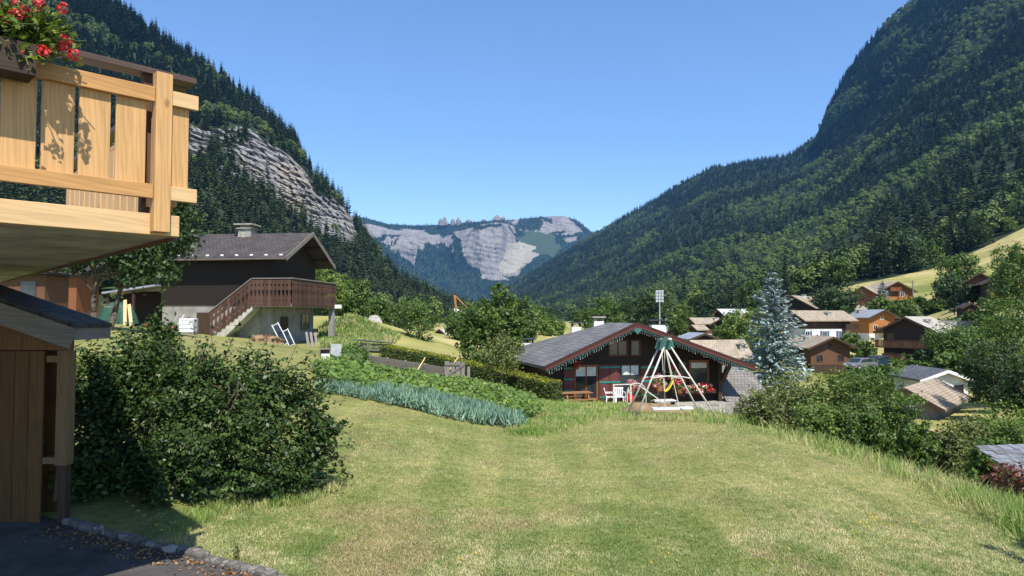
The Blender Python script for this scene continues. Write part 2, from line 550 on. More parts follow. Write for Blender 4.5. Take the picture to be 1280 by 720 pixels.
tag(link('ground', np_mesh('ground', gV, gF), 'ground_cover', smooth=True), kind='structure')

# ------------------------------------------------------------------ mountains
def col_interp(cols, px, t):
    """(py, d) at column px and height parameter t in 0..K-1, smooth across columns."""
    xs = [c[0] for c in cols]
    K = len(cols[0][1])
    py = np.stack([np.interp(px, xs, [c[1][k][0] for c in cols]) for k in range(K)], -1)
    dd = np.stack([np.interp(px, xs, [math.log(c[1][k][1]) for c in cols]) for k in range(K)], -1)
    i = np.clip(t.astype(int), 0, K - 2); f = t - i
    g = lambda A: np.take_along_axis(A, i[..., None], -1)[..., 0] * (1 - f) + np.take_along_axis(A, i[..., None] + 1, -1)[..., 0] * f
    return g(py), np.exp(g(dd))
def Pn(px, py, d):
    a, b = (px - 640) / F, (360 - py) / F
    k = d / (CT - b * ST)
    return np.stack([a * k, d, (ST + b * CT) * k], -1)
def fract(V, s, oct=5):
    return np.array([noise.fractal(Vector(v) * s, 1.0, 2.0, oct) for v in V.reshape(-1, 3)]).reshape(V.shape[:-1])
def mountain(name, cols, nx, nt, x0, x1, rough, mat, cliff=None, ledge=0, js=70.0, ja=8, bd=7.0, broken=0):
    K = len(cols[0][1])
    px, t = np.meshgrid(np.linspace(x0, x1, nx), np.linspace(0, K - 1, nt))
    py, d = col_interp(cols, px, t)
    V = Pn(px, py, d)
    fade = np.clip(np.minimum(t, (K - 1 - t) * 1.5 + .15), 0, 1)
    nz = fract(V, 1 / 260.0)
    V[..., 1] += nz * rough * d * fade
    V[..., 0] += fract(V + 500, 1 / 260.0) * rough * .5 * d * fade
    cm = np.zeros(px.shape)
    if cliff is not None:
        jx = fract(V, 1 / js, 4) * ja; jy = fract(V + 900, 1 / js * 1.4, 4) * ja
        for poly in cliff: cm = np.maximum(cm, in_poly(px + jx, py + jy, poly).astype(float))
        if broken: cm *= (fract(V * np.array([1, .4, .5]), 1 / (js * .55), 5) > -broken)
        # beds of rock: hard bands stand out, soft ones are cut back
        bed = V[..., 2] * .95 + V[..., 0] * .2 + fract(V, 1 / (bd * 9), 4) * bd * 1.3
        saw = np.abs(((bed / (bd * 1.6)) % 1.0) - .35) + .6 * np.abs(((bed / (bd * .55)) % 1.0) - .4)
        blk = fract(V * np.array([1, 1, .3]), 1 / (bd * 1.3), 5)
        V[..., 1] += cm * (saw * ledge + blk * ledge * .8)
    below = Pn(px[:1], py[:1] + 2, d[:1] * .88); below[..., 2] -= d[:1] * .05
    back1 = V[-1:].copy(); back1[..., :2] *= 1.06; back1[..., 2] -= d[-1:] * .012
    back = V[-1:].copy(); back[..., :2] *= 1.12; back[..., 2] = -60
    A = np.concatenate([below, V, back1, back], 0)
    C = np.concatenate([cm[:1] * 0, cm, cm[-1:] * 0, cm[-1:] * 0], 0)
    n = A.shape[0]
    gi = np.arange(n - 1)[:, None] * nx + np.arange(nx - 1)[None]
    Fq = np.stack([gi, gi + 1, gi + nx + 1, gi + nx], -1).reshape(-1, 4)
    me = np_mesh(name, A.reshape(-1, 3), Fq)
    at = me.attributes.new('rock', 'FLOAT', 'POINT')
    at.data.foreach_set('value', C.ravel().astype(np.float32))
    o = tag(link(name, me, mat, smooth=cliff is None), kind='structure')
    return o, (px, t, py, d, V, cm)

def m_mountain(name, soil, strata=1.0):
    t = NT(name)
    at = t.n('Attribute', attribute_name='rock')
    wv = t.world()
    wz = t.world(scale=(.42, .1, 1.0))
    w = t.n('TexWave', wave_type='BANDS', bands_direction='Z')
    w.inputs['Scale'].default_value = .045 * strata; w.inputs['Distortion'].default_value = 5; w.inputs['Detail'].default_value = 4; w.inputs['Detail Scale'].default_value = 1.5
    t.l(t.world(scale=(1, 1, 1)), w.inputs['Vector'])
    n = t.noise(wz, .09 * strata, 7, .7); n2 = t.noise(wv, .016 * strata, 5, .6)
    rk = t.ramp(n, [(.28, (.07, .07, .072)), (.42, (.17, .168, .168)), (.58, (.29, .283, .272)), (.78, (.4, .385, .36))])
    rk = t.mix(.35, rk, t.ramp(w.outputs[1], [(.2, (.13, .13, .13)), (.6, (.34, .33, .315))]))
    rk = t.mix(t.ramp(n2, [(.5, (0, 0, 0)), (.68, (.6, .6, .6))]), rk, (.33, .255, .16))
    ve = t.noise(wv, .05 * strata, 6, .7)
    rk = t.mix(t.ramp(ve, [(.6, (0, 0, 0)), (.68, (.75, .75, .75))]), rk, (.09, .12, .035))
    so = t.ramp(t.noise(wv, .02, 5), [(.3, sc(soil, .7)), (.7, sc(soil, 1.35))])
    t.bump(n, .8, 2.5)
    return t.done(t.mix(at.outputs['Fac'], so, rk), .95, .1)
m_mountain('rock_and_soil', (.028, .042, .018))
CLIFF = [[(225, 148), (262, 158), (300, 162), (318, 166), (345, 184), (368, 205), (392, 232), (425, 255), (444, 275), (450, 296), (440, 308), (420, 304), (398, 295), (378, 277), (350, 263), (330, 244), (304, 228), (278, 219), (248, 203), (225, 200)]]
left_mt, LM = mountain('mountain', LEFT_COLS, 760, 420, -420, 625, .03, 'rock_and_soil', CLIFF, ledge=13, bd=4.6, broken=.42)
RCL = [[(1030, 130), (1050, 150), (1085, 165), (1095, 185), (1080, 205), (1050, 200), (1035, 170)]]
right_mt, RM = mountain('mountain', RIGHT_COLS, 420, 200, 575, 1700, .035, 'rock_and_soil')

# far massif at the head of the valley
FAR_COLS = [
    (250, [(400, 4200), (370, 4700), (330, 5200), (290, 5500), (262, 6000)]),
    (400, [(400, 4200), (370, 4700), (330, 5200), (292, 5500), (266, 6000)]),
    (455, [(400, 4200), (372, 4700), (332, 5200), (290, 5500), (272, 6000)]),
    (485, [(400, 4200), (375, 4700), (336, 5200), (296, 5400), (280, 6000)]),
    (520, [(401, 4200), (377, 4700), (334, 5200), (300, 5400), (282, 6000)]),
    (548, [(401, 4200), (377, 4700), (335, 5250), (305, 5500), (281, 6000)]),
    (575, [(402, 4200), (376, 4700), (340, 5100), (296, 5300), (279, 5900)]),
    (600, [(402, 4200), (376, 4700), (342, 5050), (284, 5200), (277, 5800)]),
    (625, [(402, 4200), (374, 4650), (344, 5050), (280, 5200), (276, 5700)]),
    (648, [(402, 4200), (372, 4700), (335, 5200), (298, 5700), (274, 6100)]),
    (668, [(402, 4200), (370, 4700), (322, 5300), (296, 5900), (272, 6300)]),
    (690, [(402, 4200), (366, 4800), (315, 5500), (292, 6000), (270, 6300)]),
    (706, [(402, 4200), (362, 4900), (312, 5600), (290, 6000), (270, 6300)]),
    (722, [(402, 4200), (360, 4900), (312, 5600), (292, 6000), (276, 6300)]),
    (738, [(402, 4200), (360, 4900), (316, 5600), (300, 6000), (289, 6300)]),
    (780, [(402, 4200), (364, 4900), (325, 5600), (312, 6000), (303, 6300)]),
    (900, [(402, 4200), (370, 4900), (340, 5600), (325, 6000), (318, 6300)]),
]
FCL = [[(440, 279), (470, 281), (486, 288), (500, 292), (528, 290), (530, 302), (524, 316), (517, 333), (505, 325), (488, 310), (470, 300), (440, 296)],
       [(553, 300), (566, 296), (562, 306), (556, 312)], [(577, 300), (590, 284), (612, 278), (636, 277), (644, 296), (650, 304), (668, 320), (655, 330), (640, 344), (622, 342), (600, 338), (588, 330), (576, 312)],
       [(560, 310), (566, 330), (563, 340), (558, 318)], [(524, 292), (548, 293), (556, 300), (548, 312), (534, 306), (528, 318), (520, 310)], [(566, 292), (592, 282), (586, 306), (574, 306)], [(600, 336), (626, 340), (640, 350), (626, 352), (604, 348)], [(636, 276), (664, 275), (662, 290), (644, 288)],
       [(644, 282), (668, 276), (690, 272), (706, 270), (722, 276), (732, 286), (726, 293), (705, 291), (684, 292), (664, 288), (646, 286)], [(700, 297), (722, 295), (720, 302), (700, 305)]]
t = NT('far_massif')
at = t.n('Attribute', attribute_name='rock')
wv = t.world()
n = t.noise(t.world(scale=(1, .3, .3)), .016, 9, .78); n2 = t.noise(wv, .004, 5, .6)
rk = t.ramp(n, [(.33, (.15, .138, .128)), (.47, (.29, .265, .24)), (.68, (.42, .385, .345))])
fo = t.ramp(t.noise(wv, .02, 7, .75), [(.35, (.018, .032, .016)), (.6, (.045, .07, .03)), (.75, (.1, .13, .045))])
t.bump(n, 1, 40)
a2 = t.n('Attribute', attribute_name='scree')
a3 = t.n('Attribute', attribute_name='pasture')
base = t.mix(a3.outputs['Fac'], fo, (.075, .105, .05))
base = t.mix(at.outputs['Fac'], base, rk)
base = t.mix(a2.outputs['Fac'], base, (.44, .405, .32))
t.done(base, .95, .1)
SCREE = [[(622, 342), (640, 300), (650, 300), (672, 318), (660, 326), (640, 345)]]
ALP = [[(648, 292), (690, 290), (700, 305), (690, 322), (672, 318), (652, 302)]]
far_mt, FM = mountain('mountain', FAR_COLS, 560, 230, 250, 900, .008, 'far_massif', FCL, ledge=13, js=500.0, ja=9, bd=26.0, broken=.3)

for nm, polys in (('scree', SCREE), ('pasture', ALP)):
    m_ = np.zeros(FM[0].shape)
    for po in polys: m_ = np.maximum(m_, in_poly(FM[0] + fract(FM[4], 1 / 260.0, 5) * 9, FM[2] + fract(FM[4] + 99, 1 / 260.0, 5) * 9, po).astype(float))
    full = np.concatenate([m_[:1] * 0, m_, m_[-1:] * 0, m_[-1:] * 0], 0)
    far_mt.data.attributes.new(nm, 'FLOAT', 'POINT').data.foreach_set('value', full.ravel().astype(np.float32))
    FM[5][...] = np.maximum(FM[5], m_)
# rock teeth along the far crest
import bmesh
vs_, fs_ = [], []
rr = random.Random(41)
for px_, py_, wd_, ht_ in ((551, 278, 7, 5), (556, 277, 7, 6), (566, 278, 6, 5), (573, 278, 7, 6), (586, 278, 10, 4), (605, 277, 10, 3), (621, 275, 12, 6), (629, 275, 10, 4)):
    c_ = P(px_, py_ + 4, 5850); k_ = 5850 / F; n_ = 7; o_ = len(vs_)
    for lev, (sc_, zz) in enumerate(((1.0, -.8), (.8, .35), (.5, .75), (.12, 1.05))):
        for i_ in range(n_):
            a_ = 6.283 * i_ / n_; q_ = wd_ * k_ * .55 * sc_ * rr.uniform(.7, 1.2)
            vs_.append((c_.x + math.cos(a_) * q_, c_.y + math.sin(a_) * q_, c_.z + (zz * ht_ + 4) * k_ * (1 if lev < 3 else rr.uniform(.9, 1.05))))
    for lev in range(3):
        for i_ in range(n_): fs_.append((o_ + lev * n_ + i_, o_ + lev * n_ + (i_ + 1) % n_, o_ + (lev + 1) * n_ + (i_ + 1) % n_, o_ + (lev + 1) * n_ + i_))
    fs_.append(tuple(o_ + 3 * n_ + i_ for i_ in range(n_)))
me = bpy.data.meshes.new('crest_rocks'); me.from_pydata(vs_, [], fs_); me.update()
me.attributes.new('rock', 'FLOAT', 'POINT').data.foreach_set('value', np.ones(len(vs_), np.float32))
tag(link('mountain', me, 'far_massif'), kind='structure')

# ------------------------------------------------------------------ tree crowns used by the woods
def m_wood_leaf(): pass
m_leaf('needles_wood', (.06, .088, .034), .3, .0, .6, patch=.004, inst=True, spec=.15)
m_leaf('leaves_wood', (.1, .15, .045), .3, .12, .55, patch=.004, inst=True, spec=.2)
PROTO = bpy.data.collections.new('wood_shapes')
def conifer_proto(i, seed, slim):
    rng = np.random.default_rng(seed)
    C, N, A, S = [], [], [], []
    nt = 13
    for k in range(nt):
        f = k / (nt - 1)
        z = .06 + .9 * f
        r = slim * (1 - f) ** .82 * (1 + .12 * math.sin(k * 2.1 + seed)) + .012
        nb = 9 if f < .7 else 6
        ph = rng.random() * 6
        for j in range(nb):
            a = ph + 2 * math.pi * j / nb + rng.normal() * .15
            L = r * rng.uniform(.7, 1.2)
            dr = Vector((math.cos(a), math.sin(a), -.42 + .5 * f))
            C.append((dr.x * L * .52, dr.y * L * .52, z + dr.z * L * .52 + rng.normal() * .008))
            A.append(dr); S.append(L * 1.15)
            N.append((-dr.x * .1 + rng.normal() * .3, -dr.y * .1 + rng.normal() * .3, 1))
    V, Fq = leaf_arrays(np.array(C), np.array(N), np.array(S), .62, -.12, rng, np.array(A))
    # a tapering spike for the leader
    me = np_mesh('conifer', V, Fq)
    me.materials.append(MATS['needles_wood'])
    PROTO.objects.link(bpy.data.objects.new('wood_a%d' % i, me))
def broad_proto(i, seed):
    rng = np.random.default_rng(seed)
    bl = []
    for k in range(9):
        a = rng.random() * 6.28; rr = rng.uniform(0, .2)
        bl.append((np.array([math.cos(a) * rr, math.sin(a) * rr, rng.uniform(.28, .78)]), rng.uniform(.14, .22)))
    C, N, S = [], [], []
    for k in range(420):
        c, r = bl[k % 9]
        d = unit(rng.normal(size=3)); d[2] = abs(d[2]) * 1.0 if rng.random() < .75 else d[2]
        C.append(c + d * r * rng.uniform(.75, 1.05)); N.append(d + rng.normal(size=3) * .45 + np.array([0, 0, .3])); S.append(rng.uniform(.07, .13))
    V, Fq = leaf_arrays(np.array(C), np.array(N), np.array(S), .8, .12, rng)
    me = np_mesh('broadleaf', V, Fq)
    me.materials.append(MATS['leaves_wood'])
    PROTO.objects.link(bpy.data.objects.new('wood_b%d' % i, me))
for i, (sd, sl) in enumerate([(3, .15), (5, .18), (9, .13), (14, .21)]): conifer_proto(i, sd, sl)
for i, sd in enumerate((21, 22, 23)): broad_proto(i, sd)

def wood(name, pts, scale, kind):
    """A far wood: one object, its trees set out on points."""
    me = bpy.data.meshes.new(name)
    me.vertices.add(len(pts))
    me.vertices.foreach_set('co', np.asarray(pts, np.float32).ravel())
    a = me.attributes.new('size', 'FLOAT', 'POINT'); a.data.foreach_set('value', scale.astype(np.float32))
    a = me.attributes.new('turn', 'FLOAT', 'POINT'); a.data.foreach_set('value', RNG.uniform(0, 6.28, len(pts)).astype(np.float32))
    a = me.attributes.new('shape', 'INT', 'POINT'); a.data.foreach_set('value', kind.astype(np.int32))
    o = bpy.data.objects.new(name, me); COL.objects.link(o)
    if 'wood_trees' not in bpy.data.node_groups:
        ng = bpy.data.node_groups.new('wood_trees', 'GeometryNodeTree')
        ng.interface.new_socket('Geometry', in_out='INPUT', socket_type='NodeSocketGeometry')
        ng.interface.new_socket('Geometry', in_out='OUTPUT', socket_type='NodeSocketGeometry')
        N = ng.nodes.new
        gi, go = N('NodeGroupInput'), N('NodeGroupOutput')
        ci = N('GeometryNodeCollectionInfo'); ci.inputs['Collection'].default_value = PROTO
        ci.inputs['Separate Children'].default_value = True; ci.inputs['Reset Children'].default_value = True
        ip = N('GeometryNodeInstanceOnPoints'); ip.inputs['Pick Instance'].default_value = True
        def na(nm, dt):
            x = N('GeometryNodeInputNamedAttribute'); x.data_type = dt; x.inputs['Name'].default_value = nm
            return x.outputs['Attribute']
        cx = N('ShaderNodeCombineXYZ')
        L = ng.links.new
        L(na('turn', 'FLOAT'), cx.inputs[2])
        L(gi.outputs[0], ip.inputs['Points']); L(ci.outputs[0], ip.inputs['Instance'])
        L(na('shape', 'INT'), ip.inputs['Instance Index']); L(cx.outputs[0], ip.inputs['Rotation'])
        L(na('size', 'FLOAT'), ip.inputs['Scale']); L(ip.outputs[0], go.inputs[0])
    md = o.modifiers.new('trees', 'NODES'); md.node_group = bpy.data.node_groups['wood_trees']
    return tag(o, kind='stuff')
def scatter(grid, x0, x1, n_max, th, dens, broad, reject=None, tmin=0.0, seed=5):
    """Trees over a mountain grid, as many per patch of the photo as stand there at their size."""
    px, t, py, d, V, cm = grid
    rng = np.random.default_rng(seed)
    nt, nx = px.shape
    # patches seen from the valley, weighted by how many tree-sized spots they hold
    dpx = np.abs(px[0, 1] - px[0, 0]); dpy = np.abs(np.diff(py, axis=0, append=py[-1:] - .5)) + .25
    w = dpx * dpy * (d / F) ** 2
    w[(px < x0) | (px > x1) | (t < tmin)] = 0
    w = w * (1 - np.clip(cm, 0, 1) * .95)
    w = w.ravel(); tot = w.sum()
    n = int(min(n_max, tot * dens))
    idx = rng.choice(len(w), n, p=w / tot)
    i, j = idx // nx, idx % nx
    fi = np.clip(i + rng.random(n), 0, nt - 1.001); fj = np.clip(j + rng.random(n), 0, nx - 1.001)
    a, b = fi.astype(int), fj.astype(int); u, v = (fi - a)[:, None], (fj - b)[:, None]
    p = (V[a, b] * (1 - u) + V[a + 1, b] * u) * (1 - v) + (V[a, b + 1] * (1 - u) + V[a + 1, b + 1] * u) * v
    bn = np.array([noise.fractal(Vector((q[0], q[1], q[2] * 2.2)) / 230.0, 1, 2, 4) for q in p])
    isb = bn + rng.normal(size=n) * .13 > broad(px.ravel()[idx], t.ravel()[idx])
    sz = th * rng.uniform(.62, 1.25, n) * np.where(isb, .66, 1.0)
    kind = np.where(isb, 4 + rng.integers(0, 3, n), rng.integers(0, 4, n))
    p[:, 2] -= sz * .07
    sz = np.where(cm.ravel()[idx] > .5, sz * .5, sz)
    return p, sz, kind
p, s, k = scatter(LM, -420, 622, 30000, 21, .052, lambda x, t: .5 - .33 * np.exp(-((t - 3.3) / .5) ** 2) - .3 * (t < .9) * (x > 380), tmin=.02)
wood('forest', p, s, k)
p, s, k = scatter(RM, 575, 1480, 62000, 21, .042, lambda x, t: .34 - .3 * np.exp(-((t - .7) / .7) ** 2) - .12 * (x > 1000), tmin=.03, seed=6)
wood('forest', p, s, k)
p, s, k = scatter(FM, 430, 770, 9000, 26, .008, lambda x, t: .6 + 0 * x, seed=8)
wood('forest', p, s, k)

# ------------------------------------------------------------------ haze
hz = bpy.data.materials.new('haze')
hz.use_nodes = True
ht = hz.node_tree
ht.nodes.remove(ht.nodes['Principled BSDF'])
pv = ht.nodes.new('ShaderNodeVolumePrincipled')
pv.inputs['Color'].default_value = (.17, .48, 1.0, 1)
pv.inputs['Density'].default_value = HAZE if 'HAZE' in globals() else 5.2e-5
pv.inputs['Anisotropy'].default_value = .1
ht.links.new(pv.outputs[0], ht.nodes['Material Output'].inputs['Volume'])
MATS['haze'] = hz
ztop = max(float(q[4][..., 2].max()) for q in (LM, RM, FM)) + 60
# ------------------------------------------------------------------ materials of things
m_wood('cedar', (.58, .35, .15), (1, 1, .07), .3, 22, .55, knots=.75)
m_wood('cedar_long', (.52, .29, .11), (.07, .07, 1), .28, 22, .55, knots=.6)
m_wood('cedar_pale', (.66, .46, .24), (.07, .07, 1), .2, 20, .55, knots=.5)
m_plain('brown_cap', (.075, .045, .03), .45, .4, .12)
m_wood('planter_wood', (.04, .026, .018), (.1, .1, 1), .3, 20, .7)
m_wood('shed_boards', (.13, .066, .022), (1, 1, .06), .35, 18, .75, dirt=.45)
m_wood('shed_frame', (.17, .105, .05), (1, 1, .1), .3, 18, .75)
m_wood('weathered', (.17, .155, .135), (.08, .08, 1), .35, 18, .85)
m_wood('weathered_up', (.2, .185, .165), (1, 1, .08), .35, 18, .85)
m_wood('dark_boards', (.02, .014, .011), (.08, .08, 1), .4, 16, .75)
m_wood('dark_brown', (.055, .034, .022), (1, 1, .08), .4, 16, .7)
m_wood('balustrade', (.085, .045, .032), (1, 1, .1), .35, 16, .65)
m_wood('chalet_red', (.05, .019, .014), (.08, .08, 1), .35, 14, .65)
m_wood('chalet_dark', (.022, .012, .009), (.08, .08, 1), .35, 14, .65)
m_wood('maroon', (.11, .035, .03), (1, 1, .1), .25, 14, .55)
m_wood('honey', (.36, .15, .045), (.08, .08, 1), .3, 12, .6)
m_wood('rust_wood', (.2, .075, .03), (.08, .08, 1), .3, 12, .65)
m_wood('brown_wood', (.12, .06, .032), (1, 1, .1), .35, 12, .7)
m_wood('picnic_wood', (.26, .13, .06), (.08, 1, 1), .3, 14, .7)
m_plain('teal', (.02, .19, .165), .5, .35)
m_plain('teal_trim', (.04, .13, .115), .5, .35)
m_plain('white_paint', (.75, .75, .73), .5, .35, .08)
m_plain('white_plastic', (.8, .8, .8), .35, .4, .05)
m_plain('galvanised', (.42, .44, .45), .45, .5, .2, 5, metal=.35)
m_plain('swing_steel', (.56, .53, .46), .45, .5, .15, 5)
m_plain('swing_green', (.035, .1, .085), .5, .4)
m_plain('dark_metal', (.04, .04, .042), .5, .4)
m_plain('red_plastic', (.5, .03, .03), .4, .4)
m_plain('yellow_plastic', (.75, .52, .03), .4, .4)
m_plain('orange_steel', (.36, .15, .04), .5, .4)
m_plain('rope', (.55, .5, .4), .9, .1)
m_plain('rubber', (.02, .02, .02), .8, .2)
m_plain('gutter', (.12, .09, .075), .5, .4)
m_plain('terracotta', (.33, .12, .06), .8, .2)
m_plain('earth', (.23, .155, .09), .95, .1, .35, 4)
m_plain('green_tarp', (.03, .085, .06), .6, .3)
m_plain('linen', (.6, .58, .54), .85, .1, .06)
m_plaster('concrete', (.36, .345, .31))
m_plaster('slab_concrete', (.52, .49, .42), stain=.55)
m_plaster('stair_concrete', (.5, .47, .4))
m_plaster('masonry', (.3, .285, .255))
m_plaster('white_wall', (.68, .67, .64), stain=.12)
m_plaster('cream_wall', (.6, .55, .45), stain=.15)
m_stone('field_stone', (.25, .23, .2), (.42, .39, .34), 3.5)
m_tiles('roof_grey', (.145, .14, .14), (.19, .18, .175), .28, .3)
m_tiles('roof_brown', (.062, .052, .05), (.08, .068, .064), .28, .3, moss=(.1, .1, .06))
m_tiles('roof_tan', (.34, .275, .2), (.385, .315, .235), .24, .22)
m_tiles('roof_pale', (.43, .39, .33), (.47, .43, .365), .24, .22)
m_tiles('roof_shingle', (.19, .175, .155), (.235, .215, .19), .22, .2)
m_tiles('roof_slate', (.095, .1, .112), (.135, .14, .152), .22, .3)
m_tiles('roof_metal', (.5, .53, .56), (.54, .57, .6), 4, .5, .12, .4, bump=.2)
m_tiles('roof_bluegrey', (.25, .27, .3), (.3, .32, .35), 3, .5, .15, .45, bump=.2)
m_tiles('roof_dark', (.05, .042, .037), (.07, .058, .05), .3, .35)
m_glass('glass')
m_plain('blue_shutter', (.05, .12, .24), .5, .3)
m_plain('white_curtain', (.55, .55, .52), .9, .1)
m_plain('asphalt', (.065, .06, .056), .92, .15, .35, 3)
m_leaf('needles', (.03, .05, .022), .35, .05, .55)
m_leaf('needles_blue', (.26, .34, .34), .35, .05, .6, hue=(1, 1, 1.02), patch=1.2)
m_leaf('leaf_bush', (.045, .085, .024), .45, .2, .4, patch=1.6, spec=.22)
m_leaf('leaf_mid', (.08, .14, .03), .35, .28, .5, patch=.8)
m_leaf('leaf_dark', (.04, .075, .022), .35, .22, .5, patch=.8)
m_leaf('leaf_light', (.13, .2, .045), .35, .3, .5, patch=.8)
m_leaf('leaf_olive', (.13, .16, .05), .35, .25, .5, patch=.9)
m_leaf('leaf_hedge', (.07, .10, .022), .35, .25, .55, patch=1.5)
m_leaf('leaf_hedge_top', (.22, .24, .03), .3, .3, .55, patch=1.5)
m_leaf('leaf_potato', (.13, .215, .05), .35, .28, .5, patch=1.2)
m_leaf('leaf_leek', (.17, .28, .2), .3, .12, .5, hue=(1, 1, 1), patch=1.2)
m_leaf('leaf_geranium', (.13, .19, .045), .35, .3, .5, patch=4)
m_leaf('petal_red', (.62, .035, .04), .3, .2, .5, hue=(1.1, 1.5, 1.6), patch=3)
m_leaf('petal_pink', (.65, .1, .2), .35, .2, .5, hue=(1.1, 1.9, 1.6), patch=3)
m_leaf('petal_white', (.75, .6, .6), .2, .2, .5, hue=(1.1, 1.1, 1.1), patch=3)
m_leaf('petal_yellow', (.7, .5, .02), .2, .2, .5)
t = NT('bark'); v = t.coords(scale=(1, 1, .25)); n = t.noise(v, 14, 5)
t.bump(n, .6, .03); t.done(t.ramp(n, [(.3, (.05, .04, .03)), (.7, (.13, .105, .08))]), .9, .1)
def m_grass(name, cols, patch=.5, tuft=5.0, brown=None):
    t = NT(name)
    g = t.n('NewGeometry'); wv = t.world()
    n = t.noise(wv, patch, 5, .6)
    col = t.ramp(n, [(.4, cols[0]), (.5, cols[1]), (.59, cols[2])])
    tf = t.noise(wv, tuft, 4, .65)
    col = t.mix(t.ramp(tf, [(.43, (.9, .9, .9)), (.53, (0, 0, 0))]), col, cols[0])
    tf2 = t.noise(t.world(scale=(1, 1, 1)), tuft * .37, 5, .7)
    col = t.mix(t.ramp(tf2, [(.51, (0, 0, 0)), (.61, (.95, .95, .95))]), col, cols[2])
    if brown:
        wv2 = t.n('TexWave', wave_type='BANDS', bands_direction='X')
        wv2.inputs['Scale'].default_value = .3; wv2.inputs['Distortion'].default_value = 1.8; wv2.inputs['Detail'].default_value = 2; wv2.inputs['Detail Scale'].default_value = .5
        t.l(t.world(scale=(1, .1, 0)), wv2.inputs['Vector'])
        col = t.mix(1, col, t.ramp(wv2.outputs[1], [(.3, (.86, .93, .84)), (.7, (1.14, 1.08, 1.12))]), 'MULTIPLY')
        b = t.noise(wv, .42, 5, .65)
        col = t.mix(t.ramp(b, [(.53, (0, 0, 0)), (.62, (.75, .75, .75))]), col, brown)
    col = t.mix(1, col, t.ramp(g.outputs['Random Per Island'], [(0, (.62, .7, .66)), (1, (1.5, 1.38, 1.4))]), 'MULTIPLY')
    t.done(col, .7, .2)
    tr = t.n('BsdfTranslucent'); t.l(col, tr.inputs[0])
    mx = t.n('MixShader'); mx.inputs[0].default_value = .3
    t.l(t.b.outputs[0], mx.inputs[1]); t.l(tr.outputs[0], mx.inputs[2]); t.l(mx.outputs[0], t.out.inputs[0])
m_grass('blade_lawn', [(.19, .26, .08), (.31, .335, .135), (.47, .45, .24)], .3, 4, (.38, .29, .17))
m_grass('blade_long', [(.17, .27, .055), (.26, .34, .09), (.40, .38, .17)], .8, 2)

# ------------------------------------------------------------------ chalets
def wall_frame(face, W, L, o):
    """(origin, across, out) of a wall: F front gable (-y), B back, L left (-x), R right (+x)."""
    if face == 'F': return Vector((0, -L / 2 - o, 0)), Vector((1, 0, 0)), Vector((0, -1, 0))
    if face == 'B': return Vector((0, L / 2 + o, 0)), Vector((-1, 0, 0)), Vector((0, 1, 0))
    if face == 'L': return Vector((-W / 2 - o, 0, 0)), Vector((0, -1, 0)), Vector((-1, 0, 0))
    return Vector((W / 2 + o, 0, 0)), Vector((0, 1, 0)), Vector((1, 0, 0))
def obox(mb, O, A, N, u, z, w, h, out0, out1):
    """Box on a wall: centre u across, base z, from out0 to out1 off the wall."""
    Z = Vector((0, 0, 1))
    vs = []
    for du in (-w / 2, w / 2):
        for dn in (out0, out1):
            for dz in (0, h):
                vs.append(O + A * (u + du) + N * dn + Z * (z + dz))
    return mb.add(vs, [(0, 1, 3, 2), (4, 6, 7, 5), (0, 4, 5, 1), (2, 3, 7, 6), (0, 2, 6, 4), (1, 5, 7, 3)])
def add_window(root, fr, u, z, w, h, frame='white_paint', shutter=None, curtain=None, bars=1, fw=.07):
    O, A, N = fr
    m = MB()
    for s in (-1, 1): obox(m, O, A, N, u + s * (w / 2 - fw / 2), z, fw, h, -.02, .05)
    for zz in (z, z + h - fw): obox(m, O, A, N, u, zz, w - 2 * fw, fw, -.02, .048)
    for b in range(bars): obox(m, O, A, N, u - w / 2 + w * (b + 1) / (bars + 1), z + fw, fw * .7, h - 2 * fw, -.02, .044)
    f = m.build('window', frame, root)
    p = MB(); obox(p, O, A, N, u, z + fw, w - 2 * fw, h - 2 * fw, -.02, .018); p.build('pane', 'glass', f)
    if curtain:
        p = MB(); obox(p, O, A, N, u, z + h * .68, w - 2 * fw - .02, h * .32 - fw - .01, .019, .027); p.build('curtain', curtain, f)
    if shutter:
        for s in (-1, 1):
            p = MB(); obox(p, O, A, N, u + s * (w / 2 + w * .26), z, w * .48, h, .0, .045); p.build('shutter', shutter, root)
    return f
def roof_uv(co, n):
    if abs(n.z) < .2: return (co.y, co.z)
    return (co.y, co.x / max(.3, n.z))
def across(A, rot, px, y=0.0):
    """Distance to the right, along a front turned by rot through A (and y behind it), of photo column px."""
    k = (px - 640) / F
    c, s_ = math.cos(rot), math.sin(rot)
    ax, ay = A[0] - s_ * y, A[1] + c * y
    # columns are those of level sight lines (the slight tilt of the camera changes them little)
    return (k * ay * KX - ax) / (c - k * s_ * KX)
KX = CT
